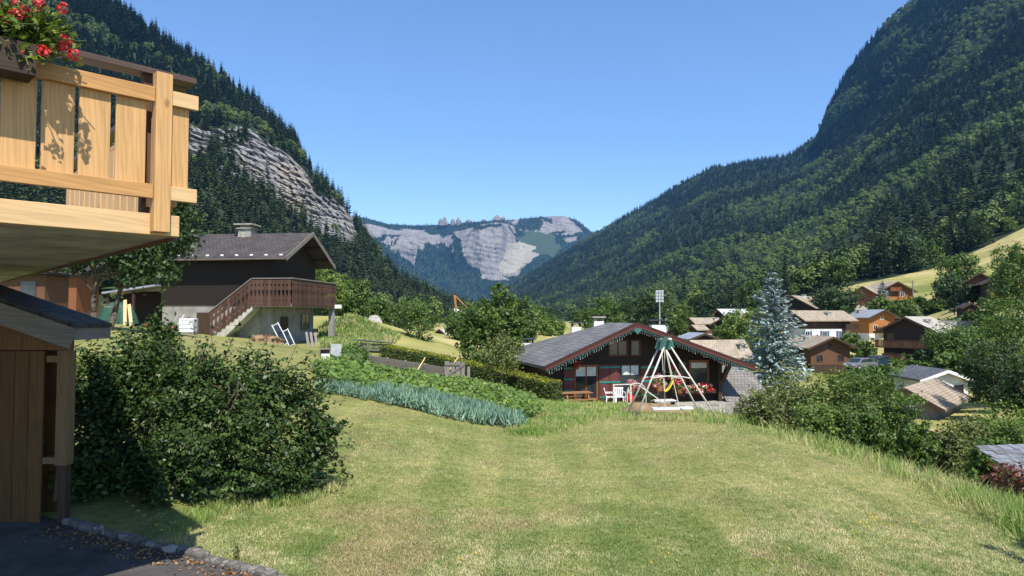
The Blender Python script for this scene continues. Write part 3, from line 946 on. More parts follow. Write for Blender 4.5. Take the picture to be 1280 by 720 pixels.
def chalet(label, ap, d, rot, xl, xr, ye, xb=None, h=3.0, L=9.0, low=1.0, ov=.9, ovy=1.0, low_m='white_wall', up_m='brown_wood', roof_m='roof_tan', trim='dark_brown', wins=(), balc=(), chim=(), doors=(), name='chalet', cat='chalet', thick=.16, skirt=4.0, group=None, posts=False):
    """Chalet whose front gable peaks at photo pixel ap at distance d; xl, xr, ye: columns and row of its eave ends; xb: column of the far end of the ridge."""
    A = P(ap[0], ap[1], d); r = R(rot)
    e = (across(A, r, xr) - across(A, r, xl)) / 2
    drop = (ye - ap[1]) * d / F
    if xb is not None:
        k = (xb - 640) / F * KX
        LL = (A.x - k * A.y) / (math.sin(r) + k * math.cos(r))
        L = min(max(LL - 2 * ovy, L * .6), L * 1.8) if LL > 0 else L
    W = 2 * (e - ov); rise = drop * (W / 2) / e
    M = Matrix.Rotation(r, 3, 'Z')
    loc = A - M @ Vector((0, -(L / 2 + ovy), h + rise + thick))
    rt = thing(name, label, cat, loc, r, group)
    zr = h + rise; pitch = rise / (W / 2); ze = h - ov * pitch
    m = MB(); m.span(-W / 2 + .04, W / 2 - .04, -L / 2 + .04, L / 2 - .04, -skirt, low); m.build('lower_wall', low_m, rt)
    m = MB()
    prof = [(-W / 2, low), (W / 2, low), (W / 2, h - .02), (0, zr - .02), (-W / 2, h - .02)]
    m.poly([(x, -L / 2, z) for x, z in prof], (0, 1, 0), L); m.build('wall', up_m, rt)
    m = MB()
    yl = L / 2 + ovy
    vs = []
    for y in (-yl, yl):
        vs += [(-e, y, ze), (0, y, zr), (e, y, ze), (e, y, ze + thick), (0, y, zr + thick), (-e, y, ze + thick)]
    m.add(vs, [(0, 1, 4, 5), (1, 2, 3, 4), (6, 11, 10, 7), (7, 10, 9, 8), (0, 6, 7, 1), (1, 7, 8, 2), (2, 8, 9, 3), (5, 4, 10, 11), (4, 3, 9, 10), (0, 5, 11, 6)])
    rf = m.build('roof', roof_m, rt, uvf=roof_uv)
    for s in (-1, 1):
        m = MB(); m.beam((0, -yl - .03, zr + .0), (s * e, -yl - .03, ze + .0), .05, .26); m.build('bargeboard', trim, rt)
    for c in chim:
        cx, cy, cw, ch = c[:4]
        zb = zr - abs(cx) * pitch - .3
        m = MB(); m.span(cx - cw / 2, cx + cw / 2, cy - cw / 2, cy + cw / 2, zb, zb + .3 + ch); ck = m.build('chimney', c[4] if len(c) > 4 else 'concrete', rf)
        m = MB(); m.span(cx - cw * .65, cx + cw * .65, cy - cw * .65, cy + cw * .65, zb + .3 + ch + .12, zb + .3 + ch + .22)
        for sx in (-1, 1):
            for sy in (-1, 1): m.span(cx + sx * cw * .4 - .05, cx + sx * cw * .4 + .05, cy + sy * cw * .4 - .05, cy + sy * cw * .4 + .05, zb + .3 + ch, zb + .3 + ch + .12)
        m.build('chimney_cap', 'concrete', ck)
    for w in wins:
        face, u, z, ww, hh = w[:5]; kw = dict(w[5]) if len(w) > 5 else {}
        add_window(rt, wall_frame(face, W, L, 0), u, z, ww, hh, **kw)
    for w in doors:
        face, u, z, ww, hh, mt = w
        O, A, N = wall_frame(face, W, L, 0)
        m = MB(); obox(m, O, A, N, u, z, ww, hh, -.02, .06); dr = m.build('door', mt, rt)
        m = MB(); obox(m, O, A, N, u + ww * .36, z + hh * .48, .05, .05, .06, .12); m.build('handle', 'dark_metal', dr)
    for b in balc:
        face, u, z, bw, bd, bm = b
        O, A, N = wall_frame(face, W, L, 0)
        m = MB(); obox(m, O, A, N, u, z, bw, .18, 0, bd); bf = m.build('balcony', trim, rt)
        m = MB()
        nb = int(bw / .2)
        for i in range(nb): obox(m, O, A, N, u - bw / 2 + (i + .5) * bw / nb, z + .18, bw / nb * .72, .85, bd - .06, bd - .03)
        obox(m, O, A, N, u, z + 1.04, bw, .09, bd - .1, bd); obox(m, O, A, N, u, z + .3, bw, .07, bd - .1, bd - .061)
        for s in (-1, 1):
            for k in range(int(bd / .25)): obox(m, O, A, N, u + s * (bw / 2 - .03), z + .18, .03, .85, k * .25 + .04, k * .25 + .22)
        m.build('railing', bm, bf)
        if posts:
            for s in (-1, 1):
                m = MB(); obox(m, O, A, N, u + s * (bw / 2 - .1), -skirt * .5, .18, z + skirt * .5, bd - .25, bd - .07); m.build('post', trim, rt)
    return rt

V_ = 'chalets and houses of the village'
wt = {'frame': 'brown_wood'}
BL = {'frame': 'white_paint', 'shutter': 'blue_shutter'}
chalet('tan roofed brown chalet with its shaded gable turned to the lawn, beside the blue spruce', (1042.5, 420.5), 95, 5, 1008, 1073, 435, 1001, 2.9, 9, .3, low_m='dark_brown', group=V_,
       wins=[('F', -1.6, .7, 1.0, 1.0, wt), ('F', 1.5, .7, 1.0, 1.0, wt), ('F', 0, 2.7, .5, .6, wt)], chim=[(-1.6, 0, .6, .5)])
chalet('big dark chalet with pale roof and long balcony under its shaded gable', (1130.7, 395.5), 95, -48, 1091, 1173, 415, 1163, 4.9, 8, 1.2, ov=1.0, low_m='masonry', up_m='dark_brown', roof_m='roof_pale', group=V_,
       wins=[('F', -2.2, 3.3, 1.0, 1.0, wt), ('F', 2.0, 3.3, 1.0, 1.0, wt), ('F', -2.2, .9, 1.1, .8, wt)], balc=[('F', -.4, 2.3, 7, 1.2, 'brown_wood'), ('F', .5, .4, 7, 1.2, 'brown_wood')], chim=[(1.8, -2, .7, .5)])
chalet('long tan roofed house with white lower walls and blue shutters behind the spruce', (987.5, 388), 125, -72, 966, 1001, 400.5, 1054, 4.2, 12, 2.4, ov=1.0, up_m='dark_brown', group=V_,
       wins=[('R', -4.6, .7, 1.0, 1.3, BL), ('R', -.8, .7, 1.0, 1.3, BL), ('R', 2.8, .7, 1.0, 1.3, BL), ('R', -3, 2.8, 1.0, .8, wt), ('F', 0, 2.8, 1.2, 1.1, wt)], balc=[('R', 4.6, 2.1, 3.0, 1.0, 'dark_brown')], chim=[(1.6, 1, .8, .5)])
chalet('honey wood chalet under a blue grey metal roof, its sunny gable to the right', (1106.7, 386.7), 140, 12, 1077, 1119.5, 397, 1064, 4.4, 10, 1.0, up_m='honey', roof_m='roof_bluegrey', group=V_,
       wins=[('F', -1.6, 1.6, 1.0, 1.1), ('F', 1.4, 1.6, 1.0, 1.1), ('F', 0, 3.7, .7, .7)], balc=[('F', .4, 1.2, 4.0, 1.1, 'rust_wood')], chim=[(-1.2, 1, .7, .4)])
chalet('dark chalet with tan roof standing just above the white and blue one', (989, 369), 150, -42, 962, 1021, 385, 1028, 4.2, 9, .8, ov=1.1, low_m='masonry', up_m='dark_boards', group=V_,
       wins=[('F', 0, 2.6, 1.1, 1.0, wt), ('R', -2, 2.4, 1, 1, wt)], chim=[(.6, -3, .7, .6, 'white_wall')])
chalet('rust brown chalet with tan roof, left one of the pair below the meadow', (1077.8, 357.3), 176, -38, 1061, 1094, 367, 1095, 3.9, 9, .6, low_m='cream_wall', up_m='rust_wood', group=V_,
       wins=[('F', -1.4, 1.6, .9, 1.0, wt), ('F', 1.4, 1.6, .9, 1.0, wt)])
chalet('rust red chalet with carved balconies on its right gable, below the meadow', (1122.7, 351.5), 180, 12, 1100, 1150, 364.5, 1097, 4.4, 10, 1.1, up_m='rust_wood', group=V_,
       wins=[('F', -2, 2.9, 1.2, 1.3), ('F', 2, 2.9, 1.2, 1.3), ('F', -1.5, .2, 1.3, .7, wt)], balc=[('F', .4, 1.7, 8.6, 1.4, 'honey'), ('F', -.6, 4.2, 3.4, 1.0, 'rust_wood')], posts=True)
chalet('brown chalet with pale roof and small white porch, partly behind trees on the right', (1225.5, 340.5), 140, -30, 1199, 1244, 353, 1240, 4.2, 9, .9, roof_m='roof_pale', group=V_,
       wins=[('F', -1.2, 1.4, 1.0, 1.1), ('F', 1.6, 1.4, 1.0, 1.1)], doors=[('F', -2.4, .0, 1.0, 2.0, 'honey')], balc=[('F', 1.6, .5, 2.8, 1.2, 'white_paint')])
chalet('dark brown chalet with a low wide gable cut off by the right picture edge', (1288, 327), 122, -26, 1222, 1352, 354, None, 4.2, 9, .9, ov=1.2, low_m='masonry', up_m='dark_brown', roof_m='roof_dark', group=V_, wins=[('F', -4, 1.5, 1.1, 1.2, wt)], balc=[('F', 0, .9, 12, 1.2, 'rust_wood')])
chalet('small black timber hut with dark roof beside the cypress', (1214.5, 378), 118, -20, 1198, 1224, 384.5, None, 1.9, 4, .2, .3, .4, 'masonry', 'dark_boards', 'roof_dark', name='timber_hut', cat='hut', doors=[('F', 0, .1, .9, 1.6, 'dark_brown')])
chalet('white rendered house with dark slate roof at the foot of the right slope', (1185.5, 462), 60, -4, 1146, 1217, 475, 1138, 2.5, 6, 2.3, .5, .4, 'white_wall', 'white_wall', 'roof_slate', 'white_paint', name='house', cat='house', group=V_,
       wins=[('F', -.4, 2.65, .4, .35), ('L', -1, 1.2, .8, .9)], doors=[('F', 1.05, .5, .75, 1.5, 'dark_boards')])
chalet('grey plank barn with tan roof in front of the white house', (1130, 484), 48, -42, 1088, 1186, 508, 1176, 2.1, 5, .05, .7, .6, 'weathered_up', 'weathered_up', 'roof_tan', name='barn', cat='barn', doors=[('F', .9, 0, .9, 1.5, 'weathered_up')])
chalet('low house with broad tan roof directly behind the gable of the red chalet', (862, 425), 66, -76, 846, 868, 446, 930, 2.2, 7, 1.6, .8, .7, 'white_wall', 'dark_brown', group=V_, chim=[(1.7, -1.8, .5, .4), (.9, 2.0, .5, .4)])
chalet('dark gabled house with wide bluish metal roof behind the red chalet', (881, 416), 90, 14, 857, 897, 423.5, 868, 2.0, 5, .8, .6, .6, 'white_wall', 'dark_boards', 'roof_bluegrey', group=V_, wins=[('F', .8, .9, .7, .7, wt)])
chalet('small tan roofed cottage with white front left of the dark gabled one', (864, 406), 105, -52, 857, 870.5, 412, 880, 2.4, 4, 1.6, .4, .4, 'white_wall', 'dark_brown', name='cottage', cat='cottage', group=V_, wins=[('R', 0, .7, .7, .7, wt)])
chalet('brown chalet with long tan roof behind the chimneys of the red chalet', (861, 397), 125, -64, 852, 867, 404.5, 898, 2.6, 8, .5, .7, .6, 'cream_wall', 'brown_wood', group=V_, chim=[(.8, 2, .5, .4, 'white_wall')], wins=[('R', 0, 1.0, .9, .9, wt)])
chalet('dark gabled chalet with a little tan roof left of the blue spruce', (913, 390.7), 115, -30, 886, 940, 406, 945, 2.9, 9, .4, .9, .9, 'masonry', 'dark_boards', group=V_, wins=[('F', -1.5, 1.2, 1.0, 1.0, wt), ('F', 1.3, 1.2, 1, 1, wt)])
chalet('chalet with pale metal roof and dark gable, highest left of the spruce', (896, 386), 145, -58, 887, 905, 394, 931, 2.6, 8, .6, .7, .7, 'masonry', 'dark_boards', 'roof_metal', group=V_, wins=[('F', 0, 1, .9, .9, wt)])
chalet('small grey roofed hut with pale wall behind the widest white chimney', (842, 408), 122, 10, 832, 852, 415, None, 1.6, 4, .6, .4, .4, 'white_wall', 'dark_boards', 'roof_bluegrey', name='timber_hut', cat='hut')
# the low ground left of the walnut
chalet('low house with pale tan roof beyond the grassy bank on the left', (441, 394), 100, -70, 437, 446, 402, 458, 1.8, 5, .8, .4, .3, 'cream_wall', 'brown_wood', 'roof_pale', name='house', cat='house', group=V_)
chalet('long pale roofed house between the bank and the dark conifers', (476, 411), 118, -76, 470, 480, 420, 502, 1.8, 6, .9, .5, .4, 'white_wall', 'brown_wood', 'roof_pale', name='house', cat='house', group=V_)
chalet('small house with whitish roof just left of the walnut tree', (549, 411), 130, -40, 541, 558, 418, 564, 2.2, 6, 1.0, .5, .5, 'white_wall', 'brown_wood', 'roof_pale', name='house', cat='house', group=V_, wins=[('F', 0, .4, .9, .9)])

# ------------------------------------------------------------------ red chalet with the decorated gable, middle of the photo
MD = 34.0
A0 = P(796, 404, MD)
mrot = R(14)
mr = thing('chalet', 'red brown chalet with grey roof, green scalloped eaves and flower boxes', 'chalet', (A0.x, A0.y, -4.42), mrot)
Zr = A0.z + 4.42                     # ridge height over the terrace
WL = -across(A0, mrot, 682.5); WR = across(A0, mrot, 941)
ZeL = P(682.5, 458.5, MD - WL * math.sin(mrot)).z + 4.42; ZeR = P(941, 458, MD + WR * math.sin(mrot)).z + 4.42
RL = 9.5                             # roof runs back
m = MB(); th = .14
hipb = (-1.6, RL + 1.4)
# left slope: ridge short, then a hip down to the far corner
vs = [(0, 0, Zr), (-WL, 0, ZeL), (-WL - .3, RL + 1.6, ZeL), (0, 3.6, Zr), (WR, 0, ZeR), (WR, RL + 1.6, ZeR)]
m.add(vs + [(x, y, z - th) for x, y, z in vs], [(0, 3, 2, 1), (0, 4, 5, 3), (3, 5, 2), (6, 7, 8, 9), (6, 9, 11, 10), (9, 8, 11), (0, 1, 7, 6), (0, 6, 10, 4), (1, 2, 8, 7), (4, 10, 11, 5), (2, 5, 11, 8)])
mroof = m.build('roof', 'roof_grey', mr, uvf=roof_uv)
for nm, z0, hh, th2, y0, mt in (('bargeboard', -.03, .17, .06, -.05, 'chalet_red'), ('eaves_trim', -.155, .08, .04, -.09, 'maroon')):
    m = MB(); m.beam((0, y0, Zr + z0), (-WL - .05, y0, ZeL + z0), th2, hh); m.build(nm, mt, mr)
    m = MB(); m.beam((0, y0, Zr + z0), (WR + .05, y0, ZeR + z0), th2, hh); m.build(nm, mt, mr)
# scalloped green lambrequin
m = MB()
for W_, Ze_, s in ((WL, ZeL, -1), (WR, ZeR, 1)):
    n = int(W_ / .17)
    for i in range(n):
        f = (i + .5) / n; x = s * W_ * f; z = Zr + (Ze_ - Zr) * f - .21
        w = W_ / n * .47
        m.poly([(x - w, -.06, z + .06 - s * w * (Ze_ - Zr) / W_ * 0), (x + w, -.06, z + .06), (x + w, -.06, z - .02), (x + w * .5, -.06, z - .07), (x, -.06, z - .09), (x - w * .5, -.06, z - .07), (x - w, -.06, z - .02)], (0, 1, 0), .025)
m.poly([(-.2, -.1, Zr - .24), (.2, -.1, Zr - .24), (.2, -.1, Zr - .36), (.1, -.1, Zr - .44), (0, -.1, Zr - .56), (-.1, -.1, Zr - .44), (-.2, -.1, Zr - .36)], (0, 1, 0), .03)
m.build('lambrequin', 'teal_trim', mr)
# icicle lights hanging from the eaves
m = MB(); rr = random.Random(4)
for W_, Ze_, s in ((WL, ZeL, -1), (WR, ZeR, 1)):
    for i in range(int(W_ / .12)):
        f = (i + .5) * .12 / W_
        if f > .97: continue
        x = s * W_ * f; z = Zr + (Ze_ - Zr) * f - .29
        m.box((x, .02, z - .06), (.009, .009, rr.uniform(.05, .26)))
m.build('icicle_light_string', 'white_paint', mr)
fy = 1.5                             # wall stands back under the overhang
xl = across(A0, mrot, 688, fy); xr = across(A0, mrot, 898, fy)
pl = (Zr - ZeL) / WL; pr = (Zr - ZeR) / WR
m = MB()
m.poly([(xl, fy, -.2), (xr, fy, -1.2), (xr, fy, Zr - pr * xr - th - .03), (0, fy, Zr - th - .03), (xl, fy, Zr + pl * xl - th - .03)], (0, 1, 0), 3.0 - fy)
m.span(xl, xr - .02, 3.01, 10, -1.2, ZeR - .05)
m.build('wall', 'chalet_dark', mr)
MF = (Vector((0, fy, 0)), Vector((1, 0, 0)), Vector((0, -1, 0)))
def mx(px): return across(A0, mrot, px, fy)
def mz(py, px=800): return P(px, py, MD + fy * math.cos(mrot) + mx(px) * math.sin(mrot)).z + 4.42
def mrect(x0, x1, y0, y1):
    c = (x0 + x1) / 2
    return (mx(x0) + mx(x1)) / 2, mz(y1, c), mx(x1) - mx(x0), mz(y0, c) - mz(y1, c)
add_window(mr, MF, *mrect(760, 784, 425, 445), frame='maroon', bars=1)
add_window(mr, MF, *mrect(787.5, 800, 425, 445), frame='maroon', bars=0)
add_window(mr, MF, *mrect(717, 747, 456, 500), frame='rust_wood', bars=1, curtain='white_curtain', fw=.1)
add_window(mr, MF, *mrect(774.8, 799, 455, 497), frame='dark_brown', bars=1, curtain='white_curtain')
add_window(mr, MF, *mrect(860, 885, 450, 481), frame='rust_wood', bars=0, curtain='white_curtain', fw=.12)
add_window(mr, MF, *mrect(846, 858, 452, 479), frame='dark_brown', bars=0)
for x0, x1, y0, y1 in ((704, 716.5, 458, 491), (747.8, 774.4, 455.5, 500), (799.6, 822, 456, 497)):
    u, z, w, h = mrect(x0, x1, y0, y1)
    m = MB(); obox(m, *MF, u, z, w, h, 0, .05)
    n = max(2, int(w / .16))
    for i in range(n): obox(m, *MF, u - w / 2 + (i + .5) * w / n, z + .01, w / n - .012, h - .02, .05, .058)
    s = m.build('shutter', 'maroon', mr)
    for f in (.06, .48, .9):
        m = MB(); obox(m, *MF, u, z + h * f, w * .98, .09, .058, .085); m.build('shutter_band', 'teal', s)
# right corner post with brace, left corner post
for a, b in (((mx(894), fy - .35, -1.2), (mx(894), fy - .35, mz(452))), ((mx(897), fy - .35, mz(478)), (WR * .82, .2, ZeR + .3))):
    m = MB(); m.beam(a, b, .2, .2); m.build('post', 'dark_brown', mr)
for f in (.0, -.5, -.97, .45, .8):
    x = f * (WL if f < 0 else WR); z = Zr - .26 + f * (pl * WL if f < 0 else -pr * WR)
    m = MB(); m.beam((x, .05, z), (x, fy, z), .16, .18); m.build('purlin', 'dark_brown', mr)
# terrace: slab, kept by a low wall
m = MB(); m.span(mx(712), mx(798), -.9, fy, -.22, 0); m.build('terrace', 'concrete', mr)
m = MB(); m.span(mx(798.5), mx(897), .1, fy, -1.3, -.05); m.build('terrace', 'field_stone', mr)
# chimneys on the back slope
for (x0, x1, y0, y1, dd, mt, capm) in ((653, 668, 426, 448, 44, 'white_wall', 'dark_metal'), (713.5, 727, 406, 430, 41, 'white_wall', 'dark_metal'), (741.5, 755, 399, 418, 39.5, 'white_wall', 'concrete'), (812, 831, 403, 424, 38, 'white_wall', 'dark_metal')):
    a = P(x0, y1, dd); b = P(x1, y0, dd)
    zt = b.z; w = b.x - a.x
    m = MB()
    n0 = len(m.v)
    c = ((a.x + b.x) / 2, dd)
    k = 1.25
    vs = [(c[0] + sx * w / 2 * kk, c[1] + sy * w / 2 * kk, zz) for zz, kk in ((a.z - .5, k), (zt - .12, .86)) for sx, sy in ((-1, -1), (1, -1), (1, 1), (-1, 1))]
    m.add(vs, [(0, 1, 5, 4), (1, 2, 6, 5), (2, 3, 7, 6), (3, 0, 4, 7), (4, 5, 6, 7), (3, 2, 1, 0)])
    ck = m.build('chimney', mt, mroof)
    ck.parent = mroof
    inv = (Matrix.Translation(mr.location) @ Matrix.Rotation(mrot, 4, 'Z')).inverted()
    for v in ck.data.vertices: v.co = inv @ v.co
    m = MB()
    for sx in (-1, 1):
        for sy in (-1, 1): m.box((c[0] + sx * w * .36, c[1] + sy * w * .36, zt - .02), (.09, .09, .2))
    m.box((c[0], c[1], zt + .12), (w * 1.25, w * 1.25, .07))
    cp = m.build('chimney_cap', capm, ck)
    for v in cp.data.vertices: v.co = inv @ v.co
# ------------------------------------------------------------------ old dark chalet with the outside stair, left
LA = P(391, 291, 53.0); lrot = R(84)
LB = -1.75                               # its ground
lc = thing('chalet', 'old dark brown chalet with outside stair and carved balcony on masonry base', 'chalet', (LA.x, LA.y, LB), lrot)
zr = LA.z - LB; e = 4.8; ze = zr - 2.3; pit = 2.3 / e; wx = 3.8; Ls = 8.6; oy = 1.3
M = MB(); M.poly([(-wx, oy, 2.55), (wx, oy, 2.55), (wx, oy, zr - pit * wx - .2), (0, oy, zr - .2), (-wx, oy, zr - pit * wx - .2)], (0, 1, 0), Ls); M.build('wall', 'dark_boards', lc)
M = MB(); M.span(-wx + .08, wx - .08, oy + .08, oy + Ls - .08, -2.5, 2.55); M.build('lower_wall', 'masonry', lc)
M = MB(); th = .17; vs = []
for y in (0, oy + Ls + 1.2): vs += [(-e, y, ze), (0, y, zr), (e, y, ze), (e, y, ze - th), (0, y, zr - th), (-e, y, ze - th)]
M.add(vs, [(0, 1, 7, 6), (1, 2, 8, 7), (5, 11, 10, 4), (4, 10, 9, 3), (0, 5, 4, 1), (1, 4, 3, 2), (6, 7, 10, 11), (7, 8, 9, 10), (0, 6, 11, 5), (2, 3, 9, 8)])
lroof = M.build('roof', 'roof_brown', lc, uvf=roof_uv)
for s in (-1, 1):
    M = MB(); M.beam((0, -.04, zr - .1), (s * e, -.04, ze - .1), .06, .3); M.build('bargeboard', 'weathered', lc)
    for f in (.35, .7):
        M = MB(); M.beam((s * e * f, .02, zr - .3 - pit * e * f), (s * e * f, oy, zr - .3 - pit * e * f), .16, .2); M.build('purlin', 'dark_brown', lc)
M = MB(); M.beam((0, .02, zr - .34), (0, oy, zr - .34), .18, .22); M.build('purlin', 'dark_brown', lc)
M = MB(); M.tube((-e - .06, 0, ze - .1), (-e - .06, oy + Ls + 1.2, ze - .16), .07, n=8); M.build('gutter', 'gutter', lc)
for k in range(9):
    M = MB(); y = .5 + k * 1.1; M.box((-e + .35, y, ze + .35 * pit + .05), (.05, .22, .1)); M.build('snow_guard', 'white_paint', lroof)
# stone chimney on the ridge with a slab roof
cx, cy = -.2, 5.2
M = MB(); M.span(cx - .5, cx + .5, cy - .5, cy + .5, zr - .5, zr + .28); M.span(cx - .62, cx + .62, cy - .62, cy + .62, zr + .28, zr + .38); ck = M.build('chimney', 'field_stone', lroof)
M = MB(); M.span(cx - .38, cx + .38, cy - .38, cy + .38, zr + .38, zr + .58); M.span(cx - .75, cx + .75, cy - .75, cy + .75, zr + .58, zr + .68); M.build('chimney_cap', 'concrete', ck)
# lean-to roof on the far end over the woodshed
M = MB(); y0 = oy + Ls + .02
vs = [(-wx - .6, y0, 4.05), (wx, y0, 4.05), (wx, y0 + 4.2, 3.5), (-wx - .6, y0 + 4.2, 3.5)]
M.add(vs + [(a, b, c - .14) for a, b, c in vs], [(0, 3, 2, 1), (4, 5, 6, 7), (0, 1, 5, 4), (1, 2, 6, 5), (2, 3, 7, 6), (3, 0, 4, 7)]); M.build('lean_to_roof', 'roof_bluegrey', lc, uvf=lambda c, n: (c.x, c.y))
for yy in (y0 + 1.9, y0 + 3.9):
    M = MB(); M.beam((-wx - .3, yy, -.6), (-wx - .3, yy, 3.55), .16, .16); M.build('post', 'dark_brown', lc)
M = MB(); M.span(-wx + 1.5, -wx + 1.6, y0, y0 + 4, -1, 3.6); M.build('back_wall', 'dark_boards', lc)
# outside landing, stair and carved boards
bz, tz = 2.62, 4.35
M = MB(); M.span(-5.0, 3.6, -.55, oy, bz - .22, bz); M.span(-5.0, -wx - .02, oy + .002, 2.3, bz - .22, bz); land = M.build('landing', 'concrete', lc)
sy0, sy1 = 2.3, 5.6
M = MB(); M.poly([(-5.0, sy0, bz), (-5.0, sy1, .15), (-5.0, sy1 + .1, -.5), (-5.0, sy1 - .5, -.5), (-5.0, sy0, bz - .45)], (1, 0, 0), 1.15); M.build('stair', 'stair_concrete', lc)
def carved(mb, o, a, n, L, z0f, z1f, w=.3):
    """Upright sawn boards: notched edges meet as hearts and diamonds, pointed feet."""
    k = max(1, round(L / w)); w = L / k
    for i in range(k):
        c = (i + .5) * w; z0, z1 = z0f(c), z1f(c); dz = (z0f(c + .01) - z0) / .01
        H = z1 - z0; hw = w * .485
        prof = [(hw, 0), (hw, .12), (hw * .72, .16), (hw, .2), (hw, .3), (hw * .42, .45), (hw * .38, .54), (hw * .6, .59), (hw * .85, .55), (hw, .6), (hw, .70), (hw * .5, .76), (hw, .82), (hw, 1)]
        pts = [(x, f) for x, f in prof] + [(-x, f) for x, f in prof[::-1]]
        pts = [(x, z0 + f * H + dz * x) for x, f in pts]
        pts.append((-hw * .6, z0 - .07)); pts.append((0, z0 - .1)); pts.append((hw * .6, z0 - .07))
        mb.poly([o + a * (c + x) + Vector((0, 0, z)) for x, z in pts], n, .03)
M = MB(); carved(M, Vector((-5.03, 2.35, 0)), Vector((0, -1, 0)), Vector((-1, 0, 0)), 2.9, lambda c: bz - .1, lambda c: tz); M.build('balustrade', 'balustrade', lc)
M = MB(); carved(M, Vector((-5.0, -.58, 0)), Vector((1, 0, 0)), Vector((0, -1, 0)), 8.6, lambda c: bz - .1, lambda c: tz); M.build('balustrade', 'balustrade', lc)
M = MB(); carved(M, Vector((-5.03, sy0 + 3.1, 0)), Vector((0, -1, 0)), Vector((-1, 0, 0)), 3.05, lambda c: bz - .1 - (3.05 - c) * .76, lambda c: tz - (3.05 - c) * .76); M.build('balustrade', 'balustrade', lc)
M = MB(); M.beam((-5.05, sy0 + 3.15, tz - 2.33), (-5.05, sy0 + .05, tz + .03), .13, .07); M.beam((-5.05, sy0, tz + .04), (-5.05, -.6, tz + .04), .13, .07); M.beam((-5.05, -.6, tz + .045), (3.6, -.6, tz + .045), .13, .07); M.build('handrail', 'weathered', lc)
LFr = (Vector((-wx, 0, 0)), Vector((0, -1, 0)), Vector((-1, 0, 0)))
LFf = (Vector((0, oy, 0)), Vector((1, 0, 0)), Vector((0, -1, 0)))
M = MB(); obox(M, LFr, None, None, 0, 0, 0, 0, 0, 0) if False else None
M = MB(); obox(M, *LFr, -6.6, -.1, 1.0, 2.1, -.02, .03); d_ = M.build('door', 'dark_brown', lc)
M = MB(); obox(M, *LFr, -6.3, .9, .05, .12, .03, .08); M.build('handle', 'dark_metal', d_)
M = MB(); obox(M, *LFf, -1.9, -1.2, 1.2, 2.9, -.1, .02); d_ = M.build('door', 'dark_brown', lc)
M = MB(); obox(M, *LFf, -1.45, .1, .05, .12, .02, .07); M.build('handle', 'dark_metal', d_)
for u, z, w, h in ((1.9, .6, 1.5, 1.3),): add_window(lc, LFf, u, z, w, h, frame='weathered_up', bars=1)
for u in (-2.2, .8): add_window(lc, LFf, u, 3.1, 1.0, 1.3, frame='dark_brown', bars=1)
M = MB(); M.span(3.2, 3.6, -.5, -.1, -2.5, bz - .23); M.build('pier', 'masonry', lc)
M = MB(); M.beam((3.4, -.3, bz - .1), (3.4, -1.1, bz - .1), .3, .3); M.build('beam_end', 'white_paint', lc)

m_plain('old_white', (.5, .5, .48), .6, .3, .15)
# things standing about its yard
def prop(name, label, cat, px, py, d=None, rz=0, group=None):
    p = ground_at(px, py, 12, 90) if d is None else P(px, py, d)
    return thing(name, label, cat, p, R(rz), group)
r = prop('water_tank', 'white plastic water tank in a metal cage by the dark chalet wall', 'tank', 236, 415, 45.6, 8); r.location = on(236, 45.6)
M = MB(); M.span(-.45, .45, -.45, .45, .14, 1.08); M.build('tank', 'white_plastic', r, bevel=.06)
M = MB()
for z in (.2, .45, .7, .95):
    for a, b in (((-.48, -.48), (.48, -.48)), ((.48, -.48), (.48, .48)), ((.48, .48), (-.48, .48)), ((-.48, .48), (-.48, -.48))): M.tube((*a, z), (*b, z), .012, n=5)
for i in range(5):
    for sx in (-.48, .48): M.tube((sx, -.48 + i * .24, .12), (sx, -.48 + i * .24, 1.1), .01, n=5); M.tube((-.48 + i * .24, sx, .12), (-.48 + i * .24, sx, 1.1), .01, n=5)
M.build('cage', 'galvanised', r)
M = MB(); M.span(-.5, .5, -.5, .5, 0, .13); M.build('pallet', 'weathered', r)
M = MB(); M.lathe([(.12, 0), (.12, .06), (.09, .08)], (0, 0, 1.08)); M.build('lid', 'dark_metal', r)
for k, (px, py, tilt, lab) in enumerate(((358, 429, .3, 'tall white window frame leaning by the doorway'), (366, 431, .36, 'lower white window frame leaning to the right of the taller one'))):
    r = prop('window_frame', lab, 'window frame', px, py - 1, 46.6, 18); r.location = on(px, 46.6)
    h, w = (1.72, .42) if k == 0 else (1.25, .36)
    lean = Vector((-.52, .42, 1)).normalized() if k == 0 else Vector((-.45, .4, 1)).normalized()
    ac = Vector((1, 0, .5)).normalized()
    M = MB()
    for s in (-1, 1): M.beam(ac * s * w / 2, ac * s * w / 2 + lean * h, .06, .05, up=(0, -1, .3))
    for f in (.04, .96): M.beam(ac * (-w / 2 + .03) + lean * h * f, ac * (w / 2 - .03) + lean * h * f, .05, .055)
    fr = M.build('frame', 'old_white', r)
    M = MB(); q0 = lean * .08; M.poly([ac * (-w / 2 + .03) + q0, ac * (w / 2 - .03) + q0, ac * (w / 2 - .03) + lean * (h - .08), ac * (-w / 2 + .03) + lean * (h - .08)], ac.cross(lean), .008); M.build('pane', 'glass', fr)
for k, (px, lab) in enumerate(((386, 'short plank leaning left beside the grey box'), (391, 'pale plank leaning among weeds by the chalet corner'), (396, 'right hand plank leaning in the weeds behind the grey box'))):
    r = prop('plank', lab, 'plank', px, 434, None, 10 * k)
    M = MB(); M.beam((0, 0, 0), (-.3 + .12 * k, .5, .85), .14, .035, up=(0, -1, .3)); M.build('board', 'weathered_up', r)
r = prop('metal_cabinet', 'light grey sheet metal box standing open on the vegetable plot edge', 'box', 420, 448, None, 15)
M = MB(); M.span(-.22, .22, -.02, .02, 0, .62); M.build('panel', 'galvanised', r)
